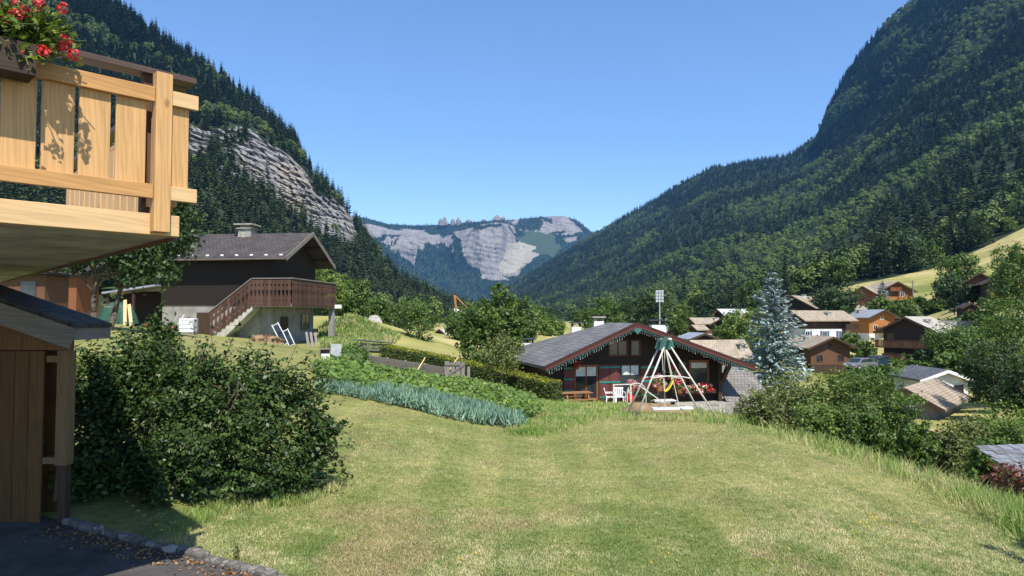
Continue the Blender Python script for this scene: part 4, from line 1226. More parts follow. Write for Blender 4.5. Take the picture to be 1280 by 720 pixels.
M = MB(); M.span(-.7, -.22, 0, .42, .38, .43); M.span(-.7, -.65, 0, .42, 0, .38); M.span(-.27, -.225, .02, .42, 0, .38); M.span(-.65, -.27, .38, .42, 0, .38); M.build('shelf', 'weathered', r)
r = prop('crate', 'low white crate under the shelf beside the grey metal box', 'crate', 407, 449, None, 15)
M = MB(); M.span(-.17, .17, .02, .3, 0, .03)
for y in (.02, .28): M.span(-.17, .17, y, y + .02, .03, .2)
for x in (-.17, .15): M.span(x, x + .02, .04, .28, .03, .2)
M.build('box', 'white_plastic', r)
r = prop('rubble_heap', 'red brown heap of brushwood and rubble under the stair', 'heap', 333, 429)
M = MB(); M.blob((0, 0, .05), (1.0, .6, .38), 18, .5, 3); M.build('mound', 'earth', r)
rr = random.Random(3); M = MB()
for i in range(120):
    a = rr.uniform(0, 6.28); q = rr.uniform(0, .9); b = rr.uniform(0, 6.28)
    p = Vector((math.cos(a) * q, math.sin(a) * q * .6, .36 * (1 - q * q) + .06)); M.tube(p, p + Vector((math.cos(b) * .3, math.sin(b) * .3, rr.uniform(-.04, .16))), .012, .006, 4)
tg = M.build('twigs', 'rust_wood', r); tg['kind'] = 'stuff'
# yard behind the plum tree
r = prop('wheel', 'loose tyred wheel lying against the grass bank left of the plum tree', 'wheel', 106, 396, 31, 20); r.location = on(106, 31)
M = MB(); MT = Matrix.Rotation(R(80), 3, 'X')
def ring(M, R0, r0, c, mt, n=20, k=8):
    vs, fs = [], []
    for i in range(n):
        for j in range(k):
            a, b = 2 * math.pi * i / n, 2 * math.pi * j / k
            vs.append(Vector(c) + mt @ Vector(((R0 + r0 * math.cos(b)) * math.cos(a), (R0 + r0 * math.cos(b)) * math.sin(a), r0 * math.sin(b))))
            fs.append((i * k + j, ((i + 1) % n) * k + j, ((i + 1) % n) * k + (j + 1) % k, i * k + (j + 1) % k))
    M.add(vs, fs)
ring(M, .16, .06, (0, 0, .2), MT); M.build('tyre', 'rubber', r)
M = MB(); M.add(*(lambda q: (q.v, q.f))(MB().lathe([(.11, -.03), (.11, .03), (.04, .04), (.03, .06)], n=14))); M.v = [tuple(MT @ Vector(v) + Vector((0, 0, .2))) for v in M.v]; M.build('rim', 'galvanised', r)
r = prop('tarpaulin', 'green tarpaulin draped over a stack behind the plum tree', 'tarpaulin', 148, 399, 36, -10); r.location = on(148, 36)
M = MB(); vs = []; n_ = 13
for j in range(n_):
    for i in range(n_):
        x, y = (i / 12 - .5) * 1.7, (j / 12 - .5) * 1.1
        z = 1.15 * max(0, 1 - max(abs(x) / .85, abs(y) / .55) ** 3.2) + .05 * noise.noise(Vector((x * 4, y * 4, 1)))
        vs.append((x, y, max(0, z)))
M.add(vs, [(j * n_ + i, j * n_ + i + 1, (j + 1) * n_ + i + 1, (j + 1) * n_ + i) for j in range(12) for i in range(12)]); M.build('sheet', 'green_tarp', r, smooth=True)
M = MB(); M.span(-.55, .55, -.35, .35, 0, .95); M.build('stack', 'weathered', r)
for k, (px, lab, ln) in enumerate(((157, 'pale plank leaning against the green tarpaulin', 1.3), (162, 'second pale plank leaning beside the tarpaulin, shorter and steeper', 1.1))):
    r = prop('plank', lab, 'plank', px, 399, 35.2, 0); r.location = on(px, 35.2)
    M = MB(); M.beam((.12 * k, 0, 0), (-.25, .4, ln), .16, .04, up=(0, -1, .3)); M.build('board', 'cedar_pale', r)
r = prop('lawn_mower', 'lawn mower with upright tubular handle parked before the dark woodshed', 'lawn mower', 210, 399, 42, -25); r.location = on(210, 42)
M = MB(); M.span(-.28, .28, -.4, .4, .14, .3); M.build('deck', 'red_plastic', r, bevel=.04)
M = MB(); M.span(-.17, .17, -.2, .15, .3, .5); M.build('engine', 'white_plastic', r, bevel=.05)
for sx in (-1, 1):
    for sy in (-1, 1):
        M = MB(); M.tube((sx * .28, sy * .32, .11), (sx * .34, sy * .32, .11), .11, n=14); M.build('wheel', 'rubber', r)
M = MB(); M.path([(-.25, .38, .25), (-.27, .95, 1.05), (.27, .95, 1.05), (.25, .38, .25)], .018); M.build('handle', 'galvanised', r)
r = prop('bucket', 'orange plastic tub on the grass in front of the dark shed', 'tub', 184, 399, 39); r.location = on(184, 39)
M = MB(); M.lathe([(.16, 0), (.22, .28), (.24, .29), (.2, .28), (.15, .03)]); M.build('tub', 'orange_steel', r, smooth=False)
# orange brown hut far left under the balcony
r = prop('timber_hut', 'orange brown timber hut on the slope under the balcony', 'hut', 62, 384, 42, 8)
M = MB(); M.span(-2.2, 1.5, 0, 3, -1, 2.0); M.build('wall', 'rust_wood', r)
M = MB(); M.add([(-2.7, -.5, 1.9), (1.9, -.5, 1.9), (1.9, 3.4, 2.9), (-2.7, 3.4, 2.9), (-2.7, -.5, 2.02), (1.9, -.5, 2.02), (1.9, 3.4, 3.02), (-2.7, 3.4, 3.02)], [(0, 1, 2, 3), (4, 7, 6, 5), (0, 4, 5, 1), (1, 5, 6, 2), (2, 6, 7, 3), (3, 7, 4, 0)]); M.build('roof', 'roof_dark', r, uvf=lambda c, n: (c.x, c.y))
M = MB(); M.span(-2.0, -1.1, -.04, 0.0, .0, 1.8); M.build('door', 'dark_brown', r)
r = prop('timber_hut', 'grey brown board shed left of the orange hut, seen over the shed roof', 'hut', 20, 388, 33, 4)
M = MB(); M.span(-1.6, 1.3, 0, 2, -1, 1.7); M.build('wall', 'brown_wood', r)
M = MB(); M.span(-1.9, 1.6, -.4, 2.3, 1.72, 1.84); M.build('roof', 'roof_dark', r)
M = MB(); M.span(.2, .9, -.04, 0.0, .6, 1.4); M.build('window', 'glass', r)

# ------------------------------------------------------------------ swing on the lawn
SW = thing('garden_swing', 'steel garden swing with four pale legs and green top bracket', 'swing', (0, 0, 0))
n1, n2 = P(794.6, 525, 19.3), P(897, 526.5, 19.3)
f1, f2 = P(782.8, 518.5, 20.9), P(878, 524, 20.9)
for q in (n1, n2, f1, f2): q.z = g1(q.x, q.y) - .01
SW.location = ((n1.x + n2.x + f1.x + f2.x) / 4, 20.1, g1((n1.x + n2.x) / 2, 20.1))
tn = P(834, 430, 19.55); tf = P(827, 431, 20.7)
for a, b in ((n1, tn), (n2, tn), (f1, tf), (f2, tf)):
    q = b + (a - b).normalized() * .1 + Vector((.05 if a in (n2, f2) else -.05, 0, 0))
    M = MB(); M.tube(a, q, .025, n=10); lg = M.build('leg', 'swing_steel', SW, world=True, smooth=True)
    M = MB(); M.tube(a, a + (q - a).normalized() * .1, .031, n=10); M.build('foot_cap', 'rubber', lg, world=False) if False else None
M = MB(); M.tube(tn + Vector((.04, -.25, .14)), tf + Vector((-.05, .25, .14)), .04, n=12); M.build('top_bar', 'swing_steel', SW, world=True, smooth=True)
for t_ in (tn, tf):
    M = MB(); M.poly([t_ + Vector((-.1, -.03, .2)), t_ + Vector((.1, -.03, .2)), t_ + Vector((.21, -.03, -.1)), t_ + Vector((.06, -.03, -.16)), t_ + Vector((-.06, -.03, -.16)), t_ + Vector((-.21, -.03, -.1))], (0, 1, 0), .06); M.build('bracket', 'swing_green', SW, world=True)
for a, b, t_ in ((n1, n2, tn), (f1, f2, tf)):
    p, q = t_.lerp(a, .46), t_.lerp(b, .46)
    pts = [p.lerp(q, f) + Vector((0, 0, .06 * math.sin(math.pi * f))) for f in np.linspace(0, 1, 9)]
    M = MB(); M.path(pts, .017); M.build('crossbar', 'swing_steel', SW, world=True)
bar = (tn + tf) / 2 + Vector((0, 0, .12))
sb = P(840.5, 511, 20.1)
# white swing board on two ropes, and the small yellow child seat
M = MB(); M.beam(sb + Vector((-.58, 0, 0)), sb + Vector((.58, 0, .02)), .26, .06); st = M.build('seat_board', 'white_plastic', SW, world=True, bevel=.02)
for dx, bx in ((-.22, -.1), (.2, .1)):
    M = MB(); M.tube(sb + Vector((dx, 0, .02)), bar + Vector((bx * .5, bx * 2.5, 0)), .012, n=6); M.build('rope', 'rope', SW, world=True)
ys = P(835, 484, 19.9)
M = MB(); pts = [ys + Vector((-.12 + .24 * f, 0, -.13 + .3 * f ** 2.2 + .02)) for f in np.linspace(0, 1, 8)]
for a, b in zip(pts[:-1], pts[1:]): M.beam(a, b, .2, .035)
M.build('child_seat', 'yellow_plastic', SW, world=True)
for dx, z in ((-.11, -.1), (.12, .17)):
    M = MB(); M.tube(ys + Vector((dx, 0, z)), bar + Vector((dx * .3, .25, 0)), .009, n=5); M.build('rope', 'rope', SW, world=True)
# earth mound and slide behind it
mp = P(812, 519, 24); mp.z = g1(mp.x, mp.y)
r = thing('earth_mound', 'low mound of bare brown earth behind the swing', 'mound', mp)
M = MB(); M.blob((0, 0, -.05), (1.15, .7, .42), 22, .35, 8); M.build('soil', 'earth', r, smooth=True)
# terrace furniture (terrace frame: mr, z up from the slab)
def tp(px, back, z=0):
    """World point on the terrace at column px, that far in front of the house wall."""
    x = across(A0, mrot, px, fy - back)
    return Matrix.Translation(mr.location) @ Matrix.Rotation(mrot, 4, 'Z') @ Vector((x, fy - back, z))
r = thing('picnic_table', 'wooden picnic table with attached benches on the terrace', 'picnic table', tp(719, 1.1), mrot + .05)
M = MB()
for i in range(4): M.span(-.78, .78, -.34 + i * .17, -.19 + i * .17, .68, .72)
M.build('tabletop', 'picnic_wood', r)
for s in (-1, 1):
    M = MB(); M.span(-.78, .78, s * .62 - .12, s * .62 + .12, .4, .44); M.build('bench', 'picnic_wood', r)
    M = MB(); M.beam((s * .55, -.6, 0), (s * .55, -.2, .68), .06, .1); M.beam((s * .551, .6, 0), (s * .551, .2, .68), .06, .1); M.beam((s * .6, -.68, .36), (s * .6, .68, .36), .05, .1); M.build('trestle', 'picnic_wood', r)
def plastic_chair(label, p, rz):
    r = thing('garden_chair', label, 'chair', p, rz, 'white plastic chairs on the terrace')
    M = MB(); M.span(-.23, .23, -.23, .23, .38, .42); M.build('seat', 'white_plastic', r, bevel=.015)
    M = MB()
    for i in range(5): M.beam((-.19 + i * .095, .22, .42), (-.19 + i * .095, .32, .8), .05, .02)
    M.beam((-.24, .32, .8), (.24, .32, .8), .04, .07); M.build('backrest', 'white_plastic', r)
    for sx in (-1, 1):
        M = MB(); M.beam((sx * .25, -.22, .62), (sx * .25, .28, .62), .05, .03); M.beam((sx * .25, -.21, .38), (sx * .25, -.21, .61), .05, .04); M.build('armrest', 'white_plastic', r)
        for sy in (-1, 1):
            M = MB(); M.beam((sx * .24, sy * .24, 0), (sx * .21, sy * .2, .38), .05, .05); M.build('leg', 'white_plastic', r)
plastic_chair('white plastic garden chair turned sideways before the big maroon shutter', tp(763, .9), mrot + 1.2)
plastic_chair('white plastic garden chair facing out, nearer the flower stand', tp(774, .8), mrot - .2)
r = thing('garden_ornament', 'red garden figure with white top at the terrace end', 'ornament', tp(787, .7), mrot)
M = MB(); M.lathe([(.14, 0), (.22, .12), (.24, .3), (.17, .46), (.1, .52)]); M.build('body', 'red_plastic', r, smooth=True)
M = MB(); M.lathe([(.1, .5), (.14, .6), (.1, .72), (.03, .8)]); M.build('head', 'white_plastic', r, smooth=True)
r = thing('glass_windbreak', 'clear glass windbreak panel with pale posts in front of the maroon shutter', 'windbreak', tp(777, 1.4), mrot)
for s in (-.45, .45):
    M = MB(); M.span(s - .03, s + .03, -.03, .03, 0, 1.1); M.build('post', 'swing_steel', r)
for z in (.1, 1.04):
    M = MB(); M.span(-.42, .42, -.015, .015, z, z + .05); M.build('rail', 'swing_steel', r)
r = thing('bench', 'white slatted garden bench under the hanging baskets', 'bench', tp(829, 1.0, -.25), mrot)
M = MB()
for i in range(7): M.span(-.56 + i * .16, -.44 + i * .16, -.2, .2, .42, .46)
M.span(-.6, .6, -.18, -.14, .38, .419); M.span(-.6, .6, .14, .18, .38, .419); M.build('seat', 'white_plastic', r)
for sx in (-.5, .5):
    M = MB(); M.span(sx - .03, sx + .03, -.17, .17, -.1, .379); M.build('leg', 'dark_metal', r)
r = thing('arch_trellis', 'pale metal arch with climbing flowers between chairs and swing', 'trellis', tp(795, 1.3, -.1), mrot)
M = MB(); M.path([(-.5, 0, 0)] + [(-.5 * math.cos(a), 0, .75 + .45 * math.sin(a)) for a in np.linspace(0, math.pi, 10)] + [(.5, 0, 0)], .025); M.build('arch', 'swing_steel', r)
M = MB(); M.beam((.1, -.05, 1.1), (1.5, -.3, .1), .05, .05); M.build('brace', 'swing_steel', r)

# flowers: balls of leaf and blossom
def flower_mass(name, label, p, rad, n, cols, parent_box=None, rz=0, group=None, cat='flowers', leaf=.07, petal=.075, seed=0, leafmat='leaf_geranium', frac=.5):
    rng = np.random.default_rng(100 + seed)
    r = thing(name, label, cat, p, rz, group)
    D = unit(rng.normal(size=(n, 3))) * (rng.random((n, 1)) ** .45)
    C = D * np.array(rad)
    nl = int(n * (1 - frac))
    V, Fq = leaf_quads(C[:nl], D[:nl] + rng.normal(size=(nl, 3)) * .6 + [0, -.2, .5], rng.uniform(.7, 1.3, nl) * leaf, .85, .1, rng)
    link('foliage', np_mesh('foliage', V, Fq), leafmat, r)
    # blossoms in heads
    k = len(cols); m = n - nl
    heads = max(3, m // 14); H = unit(rng.normal(size=(heads, 3)) + [0, -.6, .35]) * np.array(rad) * rng.uniform(.75, 1.12, (heads, 1))
    hi = rng.integers(0, heads, m)
    C2 = H[hi] + rng.normal(size=(m, 3)) * petal * .62
    for j, c in enumerate(cols):
        s_ = (hi % k) == j
        if s_.sum() < 3: continue
        V, Fq = leaf_quads(C2[s_], rng.normal(size=(s_.sum(), 3)) + [0, -.4, .6], rng.uniform(.7, 1.2, s_.sum()) * petal, .9, .15, rng)
        link('blossoms', np_mesh('blossoms', V, Fq), c, r)
    return r
def basket_parts(r, w, d, h, z=0):
    M = MB(); M.lathe([(w * .4, -h), (w * .6, 0), (w * .57, -.02), (w * .36, -h + .02)], (0, 0, z)); M.build('pot', 'terracotta', r)
r = flower_mass('hanging_basket', 'pink and white flower basket at the glass windbreak', tp(790, .75, .95), (.3, .22, .26), 420, ['petal_pink', 'petal_white'], seed=1); basket_parts(r, .3, .3, .25, -.1)
r = flower_mass('hanging_basket', 'pink and white hanging basket behind the left swing legs', tp(823, .55, 1.0), (.42, .25, .33), 560, ['petal_pink', 'petal_white', 'petal_pink'], seed=2); basket_parts(r, .4, .3, .3, -.1)
r = flower_mass('hanging_basket', 'loose red flower basket hanging high above the yellow seat', tp(842, .5, 1.45), (.42, .25, .4), 420, ['petal_red'], seed=3, frac=.3); basket_parts(r, .3, .3, .2, -.2)
r = flower_mass('hanging_basket', 'pink trailing basket beside the right rope of the swing', tp(848, .5, .75), (.36, .25, .34), 420, ['petal_pink', 'petal_red'], seed=31, frac=.4); basket_parts(r, .3, .3, .2, -.1)
r = flower_mass('hanging_basket', 'small red basket on the left glazed door of the red chalet', tp(721, .35, 1.98), (.2, .15, .14), 160, ['petal_red'], seed=4, frac=.6); basket_parts(r, .2, .2, .16, -.06)
r = flower_mass('window_box', 'long window box of red and white flowers under the right window', tp(873, .4, .62), (.95, .24, .27), 1300, ['petal_red', 'petal_white', 'petal_red'], rz=mrot, seed=5)
M = MB(); M.span(-.9, .9, -.12, .12, -.22, -.02); M.build('box', 'planter_wood', r)
flower_mass('flower_bed', 'dark red plants at the foot of the stone wall under the window box', tp(876, .75, -.55), (.85, .3, .42), 800, ['petal_red'], seed=6, frac=.45, leafmat='leaf_dark')
flower_mass('shrub', 'dark green shrub against the red chalet behind the left swing legs', tp(806, .7, .25), (.5, .3, .5), 500, ['leaf_dark'], seed=7, frac=.3, leafmat='leaf_dark', cat='shrub')
# ------------------------------------------------------------------ small things in the village
r = thing('floodlight_mast', 'tall mast with a square panel of floodlights above the chimney', 'mast', on(824.5, 150))
zt = P(824, 364, 150).z - r.location.z
M = MB(); M.tube((0, 0, -1), (0, 0, zt), .18, .1, 8); M.build('pole', 'galvanised', r)
for j in range(4):
    for i in range(3):
        M = MB(); M.box((-.6 + i * .6, -.1, zt - 2.1 + j * .68), (.5, .2, .56)); M.build('floodlight', 'galvanised', r)
r = thing('crane', 'orange and white construction crane behind the walnut tree', 'crane', on(571, 190))
zb = r.location.z
M = MB(); q = P(572, 388, 190); M.box((0, 0, (q.z - zb) / 2), (1.3, 1.3, q.z - zb + 1)); M.build('mast', 'white_paint', r)
M = MB(); q0 = P(570.5, 389, 190) - r.location; q1 = P(568, 369, 190) - r.location; q2 = P(584, 385, 190) - r.location
for dy in (-.5, .5):
    o_ = Vector((0, dy, 0)); M.tube(q0 + o_, q1 + o_, .3, n=6); M.tube(q1 + o_, q2 + o_, .16, n=6)
for f in np.linspace(0, 1, 9): M.tube(q0.lerp(q1, f) + Vector((0, -.5, 0)), q0.lerp(q1, min(1, f + .12)) + Vector((0, .5, 0)), .1, n=5)
M.build('jib', 'orange_steel', r)
M = MB(); M.box(q0 + Vector((1.2, 0, -.2)), (2.4, 1.6, .8)); M.build('cab', 'white_paint', r)
def parked_car(label, px, py, d, rz, paint):
    r = thing('parked_car', label, 'car', P(px, py, d), R(rz), 'cars parked beside the tan roofed chalet')
    M = MB()
    prof = [(-2.05, .3), (-2.1, .62), (-2.0, .85), (-1.25, .92), (-.65, 1.38), (.75, 1.42), (1.45, 1.0), (1.95, .9), (2.08, .65), (2.05, .3)]
    M.poly([(x, -.82, z) for x, z in prof], (0, 1, 0), 1.64); M.build('body', paint, r, bevel=.06)
    for s in (-1, 1):
        M = MB(); M.poly([(-1.1, s * .825, .95), (-.6, s * .825, 1.33), (.7, s * .825, 1.36), (1.25, s * .825, .99)], (0, s, 0), .012); M.build('side_window', 'glass', r)
        for x in (-1.3, 1.3):
            M = MB(); M.tube((x, s * .7, .31), (x, s * .86, .31), .31, n=16); w_ = M.build('wheel', 'rubber', r)
            M = MB(); M.tube((x, s * .861, .31), (x, s * .875, .31), .18, n=12); M.build('rim', 'galvanised', w_)
        M = MB(); M.box((-2.06, s * .6, .68), (.12, .32, .14)); M.build('headlight', 'white_plastic', r)
    M = MB(); M.add([(-1.28, -.72, .95), (-1.28, .72, .95), (-.7, .66, 1.37), (-.7, -.66, 1.37)], [(0, 1, 2, 3)]); M.build('windscreen', 'glass', r)
m_plain('paint_silver', (.2, .21, .22), .3, .5, .04, metal=.3); m_plain('paint_blue', (.02, .035, .075), .3, .5, .04); m_plain('paint_white', (.7, .7, .7), .3, .5, .04)
parked_car('silver parked car beside the tan roofed brown chalet', 1076, 462, 84, 25, 'paint_silver')
parked_car('dark blue parked car to the right of the silver one', 1098, 458, 90, 20, 'paint_blue')
r = thing('garden_wall', 'low white wall along the lane under the big dark chalet', 'wall', P(1180, 459, 90), R(-6))
M = MB(); M.span(-2.6, 2.6, -.12, .12, -1.5, .62); M.build('masonry', 'white_wall', r)
M = MB(); M.span(-2.65, 2.65, -.17, .17, .62, .7); M.build('coping', 'concrete', r)
r = thing('utility_pole', 'wooden electricity pole beside the rust red chalet', 'pole', on(1141.5, 176))
M = MB(); M.tube((0, 0, -1), (0, 0, P(1141, 351, 176).z - r.location.z), .2, .13, 8); M.build('pole', 'weathered_up', r)
M = MB(); M.beam((-.7, 0, P(1141, 352, 176).z - r.location.z - .4), (.7, 0, P(1141, 352, 176).z - r.location.z - .4), .12, .12); M.build('crossarm', 'weathered', r)
# ------------------------------------------------------------------ new timber balcony, near left
U = Vector((-.69, -.72, 0)).normalized()     # along its front, towards the house
Wd = Vector((-.68, .73, 0)).normalized()     # along its end, away from the camera
NF = Vector((.72, -.69, 0)).normalized()     # out of the front
C0 = P(224, 296, 5.2); C0.z = 0
bl = thing('balcony', 'new cedar balcony with board railing and brown cap rail', 'balcony', (C0.x, C0.y, 0), 0)
def bt(px):
    """Distance along the front from its corner, at photo column px."""
    k = (px - 640) / F * KX
    return (C0.x - k * C0.y) / (k * U.y - U.x)
def bp(t, n, z, w=0): return C0 + U * t + NF * n + Wd * w + Vector((0, 0, z))
ZB0, ZB1 = .60, .757
BU = (0, 0, 1)
M = MB(); M.beam(bp(-.0, -.05, (ZB0 + ZB1) / 2), bp(3.2, -.05, (ZB0 + ZB1) / 2), .1, ZB1 - ZB0); M.build('rim_beam', 'cedar_pale', bl, world=True, bevel=.004)
M = MB(); a = bp(.06, -.105, 0, 0)
sl = [bp(.0, -.1, 0), bp(3.2, -.1, 0), bp(3.2, -.1, 0, 9.5), bp(.0, -.1, 0, 9.5)]
M.add([p + Vector((0, 0, ZB0 + .012)) for p in sl] + [p + Vector((0, 0, ZB1 - .02)) for p in sl], [(0, 3, 2, 1), (4, 5, 6, 7), (0, 1, 5, 4), (1, 2, 6, 5), (2, 3, 7, 6), (3, 0, 4, 7)]); M.build('slab', 'slab_concrete', bl, world=True)
M = MB(); M.beam(bp(-.012, -.11, (ZB0 + ZB1) / 2, 0), bp(-.012, -.11, (ZB0 + ZB1) / 2, 9.5), .02, ZB1 - ZB0 + .03); M.build('edge_board', 'brown_wood', bl, world=True)
def front_board(name, t0, t1, z0, z1, n0, n1, mat, par=bl, tilt=0):
    M = MB(); M.beam(bp(t0, (n0 + n1) / 2, (z0 + z1) / 2), bp(t1, (n0 + n1) / 2, (z0 + z1) / 2), abs(n1 - n0), z1 - z0)
    return M.build(name, mat, par, world=True, bevel=.004)
def upright(name, t0, t1, z0, z1, n, th, mat, par=bl):
    c = (t0 + t1) / 2
    M = MB(); p = bp(c, n, 0); X = U * abs(t1 - t0) / 2; Y = NF * th / 2
    M.add([p + X * a + Y * b + Vector((0, 0, z)) for z in (z0, z1) for a in (-1, 1) for b in (-1, 1)], [(0, 1, 3, 2), (4, 6, 7, 5), (0, 4, 5, 1), (2, 3, 7, 6), (0, 2, 6, 4), (1, 5, 7, 3)])
    return M.build(name, mat, par, world=True, bevel=.004)
tp0, tp1 = bt(205), bt(184.5)
upright('post', tp0, tp1, .617, 1.80, .045, .085, 'cedar')
front_board('lower_rail', tp1 + .002, 3.2, .86, .965, .028, .068, 'cedar_long'); front_board('lower_rail', -.1, tp0 - .002, .86, .965, .028, .068, 'cedar_pale')
front_board('handrail', tp1 + .002, 3.2, 1.575, 1.685, .028, .068, 'cedar_long'); front_board('handrail', -.1, tp0 - .002, 1.575, 1.685, .028, .068, 'cedar_pale')
for a, b in ((230, 207), (176, 138), (131, 91.5), (86, 44), (37.5, -8), (-16, -70), (-80, -150)):
    upright('board', bt(a), bt(b), .90, 1.62 if a > 40 else 1.62, .012, .026, 'cedar')
M = MB(); M.beam(bp(-.12, -.1, 1.83), bp(3.2, -.1, 1.83), .15, .045); M.beam(bp(-.05, -.11, 1.825, .06), bp(-.05, -.11, 1.825, 4.2), .13, .043); M.build('cap_rail', 'brown_cap', bl, world=True, bevel=.004)
M = MB(); M.beam(bp(.1, -.1, 1.66), bp(.1, -.1, 1.80), .07, .07) if False else None
for t_ in (.22, 1.3, 2.4):
    M = MB(); M.beam(bp(t_, -.1, ZB1 - .03), bp(t_, -.1, 1.807), .06, .06, up=tuple(NF)); M.build('inner_post', 'brown_wood', bl, world=True)
# end railing, seen from behind through the gaps
for z in (.91, 1.63):
    M = MB(); M.beam(bp(-.03, -.1, z, .12), bp(-.03, -.1, z, 4.2), .04, .1); M.build('end_rail', 'cedar_long', bl, world=True)
for k in range(16):
    M = MB(); w = .18 + k * .25; p = bp(.0, -.1, 0, w)
    X = Wd * .1; Y = U * .013
    M.add([p + X * a_ + Y * b_ + Vector((0, 0, z)) for z in (.9, 1.6) for a_ in (-1, 1) for b_ in (-1, 1)], [(0, 1, 3, 2), (4, 6, 7, 5), (0, 4, 5, 1), (2, 3, 7, 6), (0, 2, 6, 4), (1, 5, 7, 3)])
    M.build('end_board', 'cedar', bl, world=True)
# planter hung on the rail, with geraniums
pc = bp((bt(24) + bt(-100)) / 2, .17, 1.63)
pr_ = thing('flower_box', 'dark wooden flower box hung on the balcony rail', 'flower box', pc, math.atan2(U.y, U.x))
hl = abs(bt(-100) - bt(24)) / 2
M = MB(); M.span(-hl, hl, -.1, .1, -.11, -.09)
for y in (-.1, .085): M.span(-hl, hl, y, y + .015, -.088, .09)
for x in (-hl, hl - .015): M.span(x, x + .015, -.083, .083, -.086, .09)
M.build('box', 'planter_wood', pr_)
M = MB(); M.span(-hl + .02, hl - .02, -.08, .08, -.085, .06); M.build('soil', 'earth', pr_)
def geranium(label, p, seed, h, spread, nstem, heads):
    rng = np.random.default_rng(seed)
    r = thing('geranium', label, 'geranium', p, 0, 'geraniums in the balcony flower box')
    S = MB(); LC, LN, LS, LA = [], [], [], []; PC, PN, PS = [], [], []
    for i in range(nstem):
        a = rng.uniform(0, 6.28); lean = rng.uniform(.05, 1) ** .8 * spread
        tip = Vector((math.cos(a) * lean, math.sin(a) * lean * .6, h * rng.uniform(.35, 1.0) - lean * rng.uniform(.1, 1.3)))
        mid = tip * .5 + Vector((rng.normal() * .03, rng.normal() * .03, .05))
        S.path([(0, 0, -.02), mid, tip], .0035, 5)
        for k in range(11):
            f = rng.uniform(.15, 1.0)
            q = (mid * (f * 2) if f < .5 else mid.lerp(tip, f * 2 - 1)) + Vector(rng.normal(size=3) * .035)
            LC.append(q); LN.append(rng.normal(size=3) * .5 + [0, -.2, .8]); LS.append(rng.uniform(.03, .06))
        if i < heads:
            hd = tip + Vector((rng.normal() * .02, rng.normal() * .02 - .02, .05)); S.path([tip, hd], .0025, 4)
            for k in range(34):
                d = unit(rng.normal(size=3) + [0, 0, .3]); PC.append(np.array(hd) + d * rng.uniform(.018, .04)); PN.append(d + rng.normal(size=3) * .3); PS.append(rng.uniform(.018, .03))
    S.build('stems', 'leaf_geranium', r)
    V, Fq = leaf_quads(np.array(LC), np.array(LN), np.array(LS), .95, .12, rng); link('leaves', np_mesh('leaves', V, Fq), 'leaf_geranium', r)
    V, Fq = leaf_quads(np.array(PC), np.array(PN), np.array(PS), .95, .12, rng); link('blossoms', np_mesh('blossoms', V, Fq), 'petal_red', r)
gl = [('bushy red geranium with the highest blooms, at the left picture edge', -20, .46, .28, 44, 7), ('red geranium in the middle of the balcony flower box', 14, .42, .3, 46, 7), ('red geranium spilling over the right end of the box', 34, .34, .32, 44, 6), ('straggling geranium with long stems reaching over the cap rail', 46, .3, .34, 18, 5)]
for k, (lab, px, h, sp, ns, hd) in enumerate(gl):
    geranium(lab, bp(bt(px) + .04, .15, 1.69), 40 + k, h, sp, ns, hd)
geranium('red geranium in the flower box just outside the left edge', bp(bt(-60), .15, 1.69), 51, .3, .2, 24, 5)

m_stone('kerb_rock', (.11, .1, .088), (.22, .2, .175), 9)
# ------------------------------------------------------------------ board shed under the balcony
sh = thing('board_shed', 'small board shed with weathered roof edge in the balcony shade', 'shed', (-6.2, 8.3, -2.5), 0)
def sx(px, d=8.3): return (px - 640) / F * d * KX + 6.2
def sz(py, d=8.3): return P(100, py, d).z + 2.5
M = MB(); xa, xb_ = sx(-160), sx(57)
n = 12
for i in range(n):
    x0 = xa + (xb_ - xa) * i / n; x1 = xa + (xb_ - xa) * (i + 1) / n - .006
    M.span(x0, x1, 0, .028, .02, sz(439))
M.build('front_boards', 'shed_boards', sh)
M = MB()
for i, (a_, b_) in enumerate(((-160, -60), (-59.6, 30), (30.4, 92))): 
    top = lambda p: sz(372 + max(0, p) * .33 + 14)
    M.poly([(sx(a_), -.004, sz(437.5)), (sx(b_), -.004, sz(437.5)), (sx(b_), -.004, max(sz(437), top(b_))), (sx(a_), -.004, top(a_))], (0, 1, 0), .03)
M.build('gable_boards', 'shed_boards', sh)
M = MB(); M.span(sx(73), sx(88), .0, .13, sz(582), sz(438.2)); M.build('corner_post', 'shed_frame', sh)
M = MB(); M.span(sx(58), sx(72.8), .02, .1, sz(453), sz(445)); M.build('crossbeam', 'shed_frame', sh)
M = MB(); M.span(sx(57.5), sx(90), -.03, .14, sz(580), sz(572)) if False else M.span(sx(57.5), sx(72.8), -.0, .12, sz(580), sz(572)); M.build('sill', 'shed_frame', sh)
M = MB(); M.span(sx(76), sx(86), .02, .12, -.1, sz(582.2)); M.build('post_foot', 'dark_brown', sh)
M = MB(); M.span(xa, sx(56), .45, .48, .0, 2.2); M.build('rear_wall', 'shed_boards', sh)
ra, rb = Vector((sx(-170), -.28, sz(308))), Vector((sx(112), -.28, sz(405, 8.0)))
M = MB(); o_ = Vector((0, .75, 0)); dn = Vector((0, 0, -.05))
M.add([ra, rb, rb + o_, ra + o_, ra + dn, rb + dn, rb + o_ + dn, ra + o_ + dn], [(0, 1, 2, 3), (4, 7, 6, 5), (0, 4, 5, 1), (1, 5, 6, 2), (2, 6, 7, 3), (3, 7, 4, 0)]); M.build('roof', 'roof_dark', sh, uvf=lambda c, n: (c.x, c.y))
M = MB(); d2 = Vector((0, -.03, -.17)); M.beam(ra + d2, rb + d2, .03, .24); M.build('fascia', 'weathered', sh)
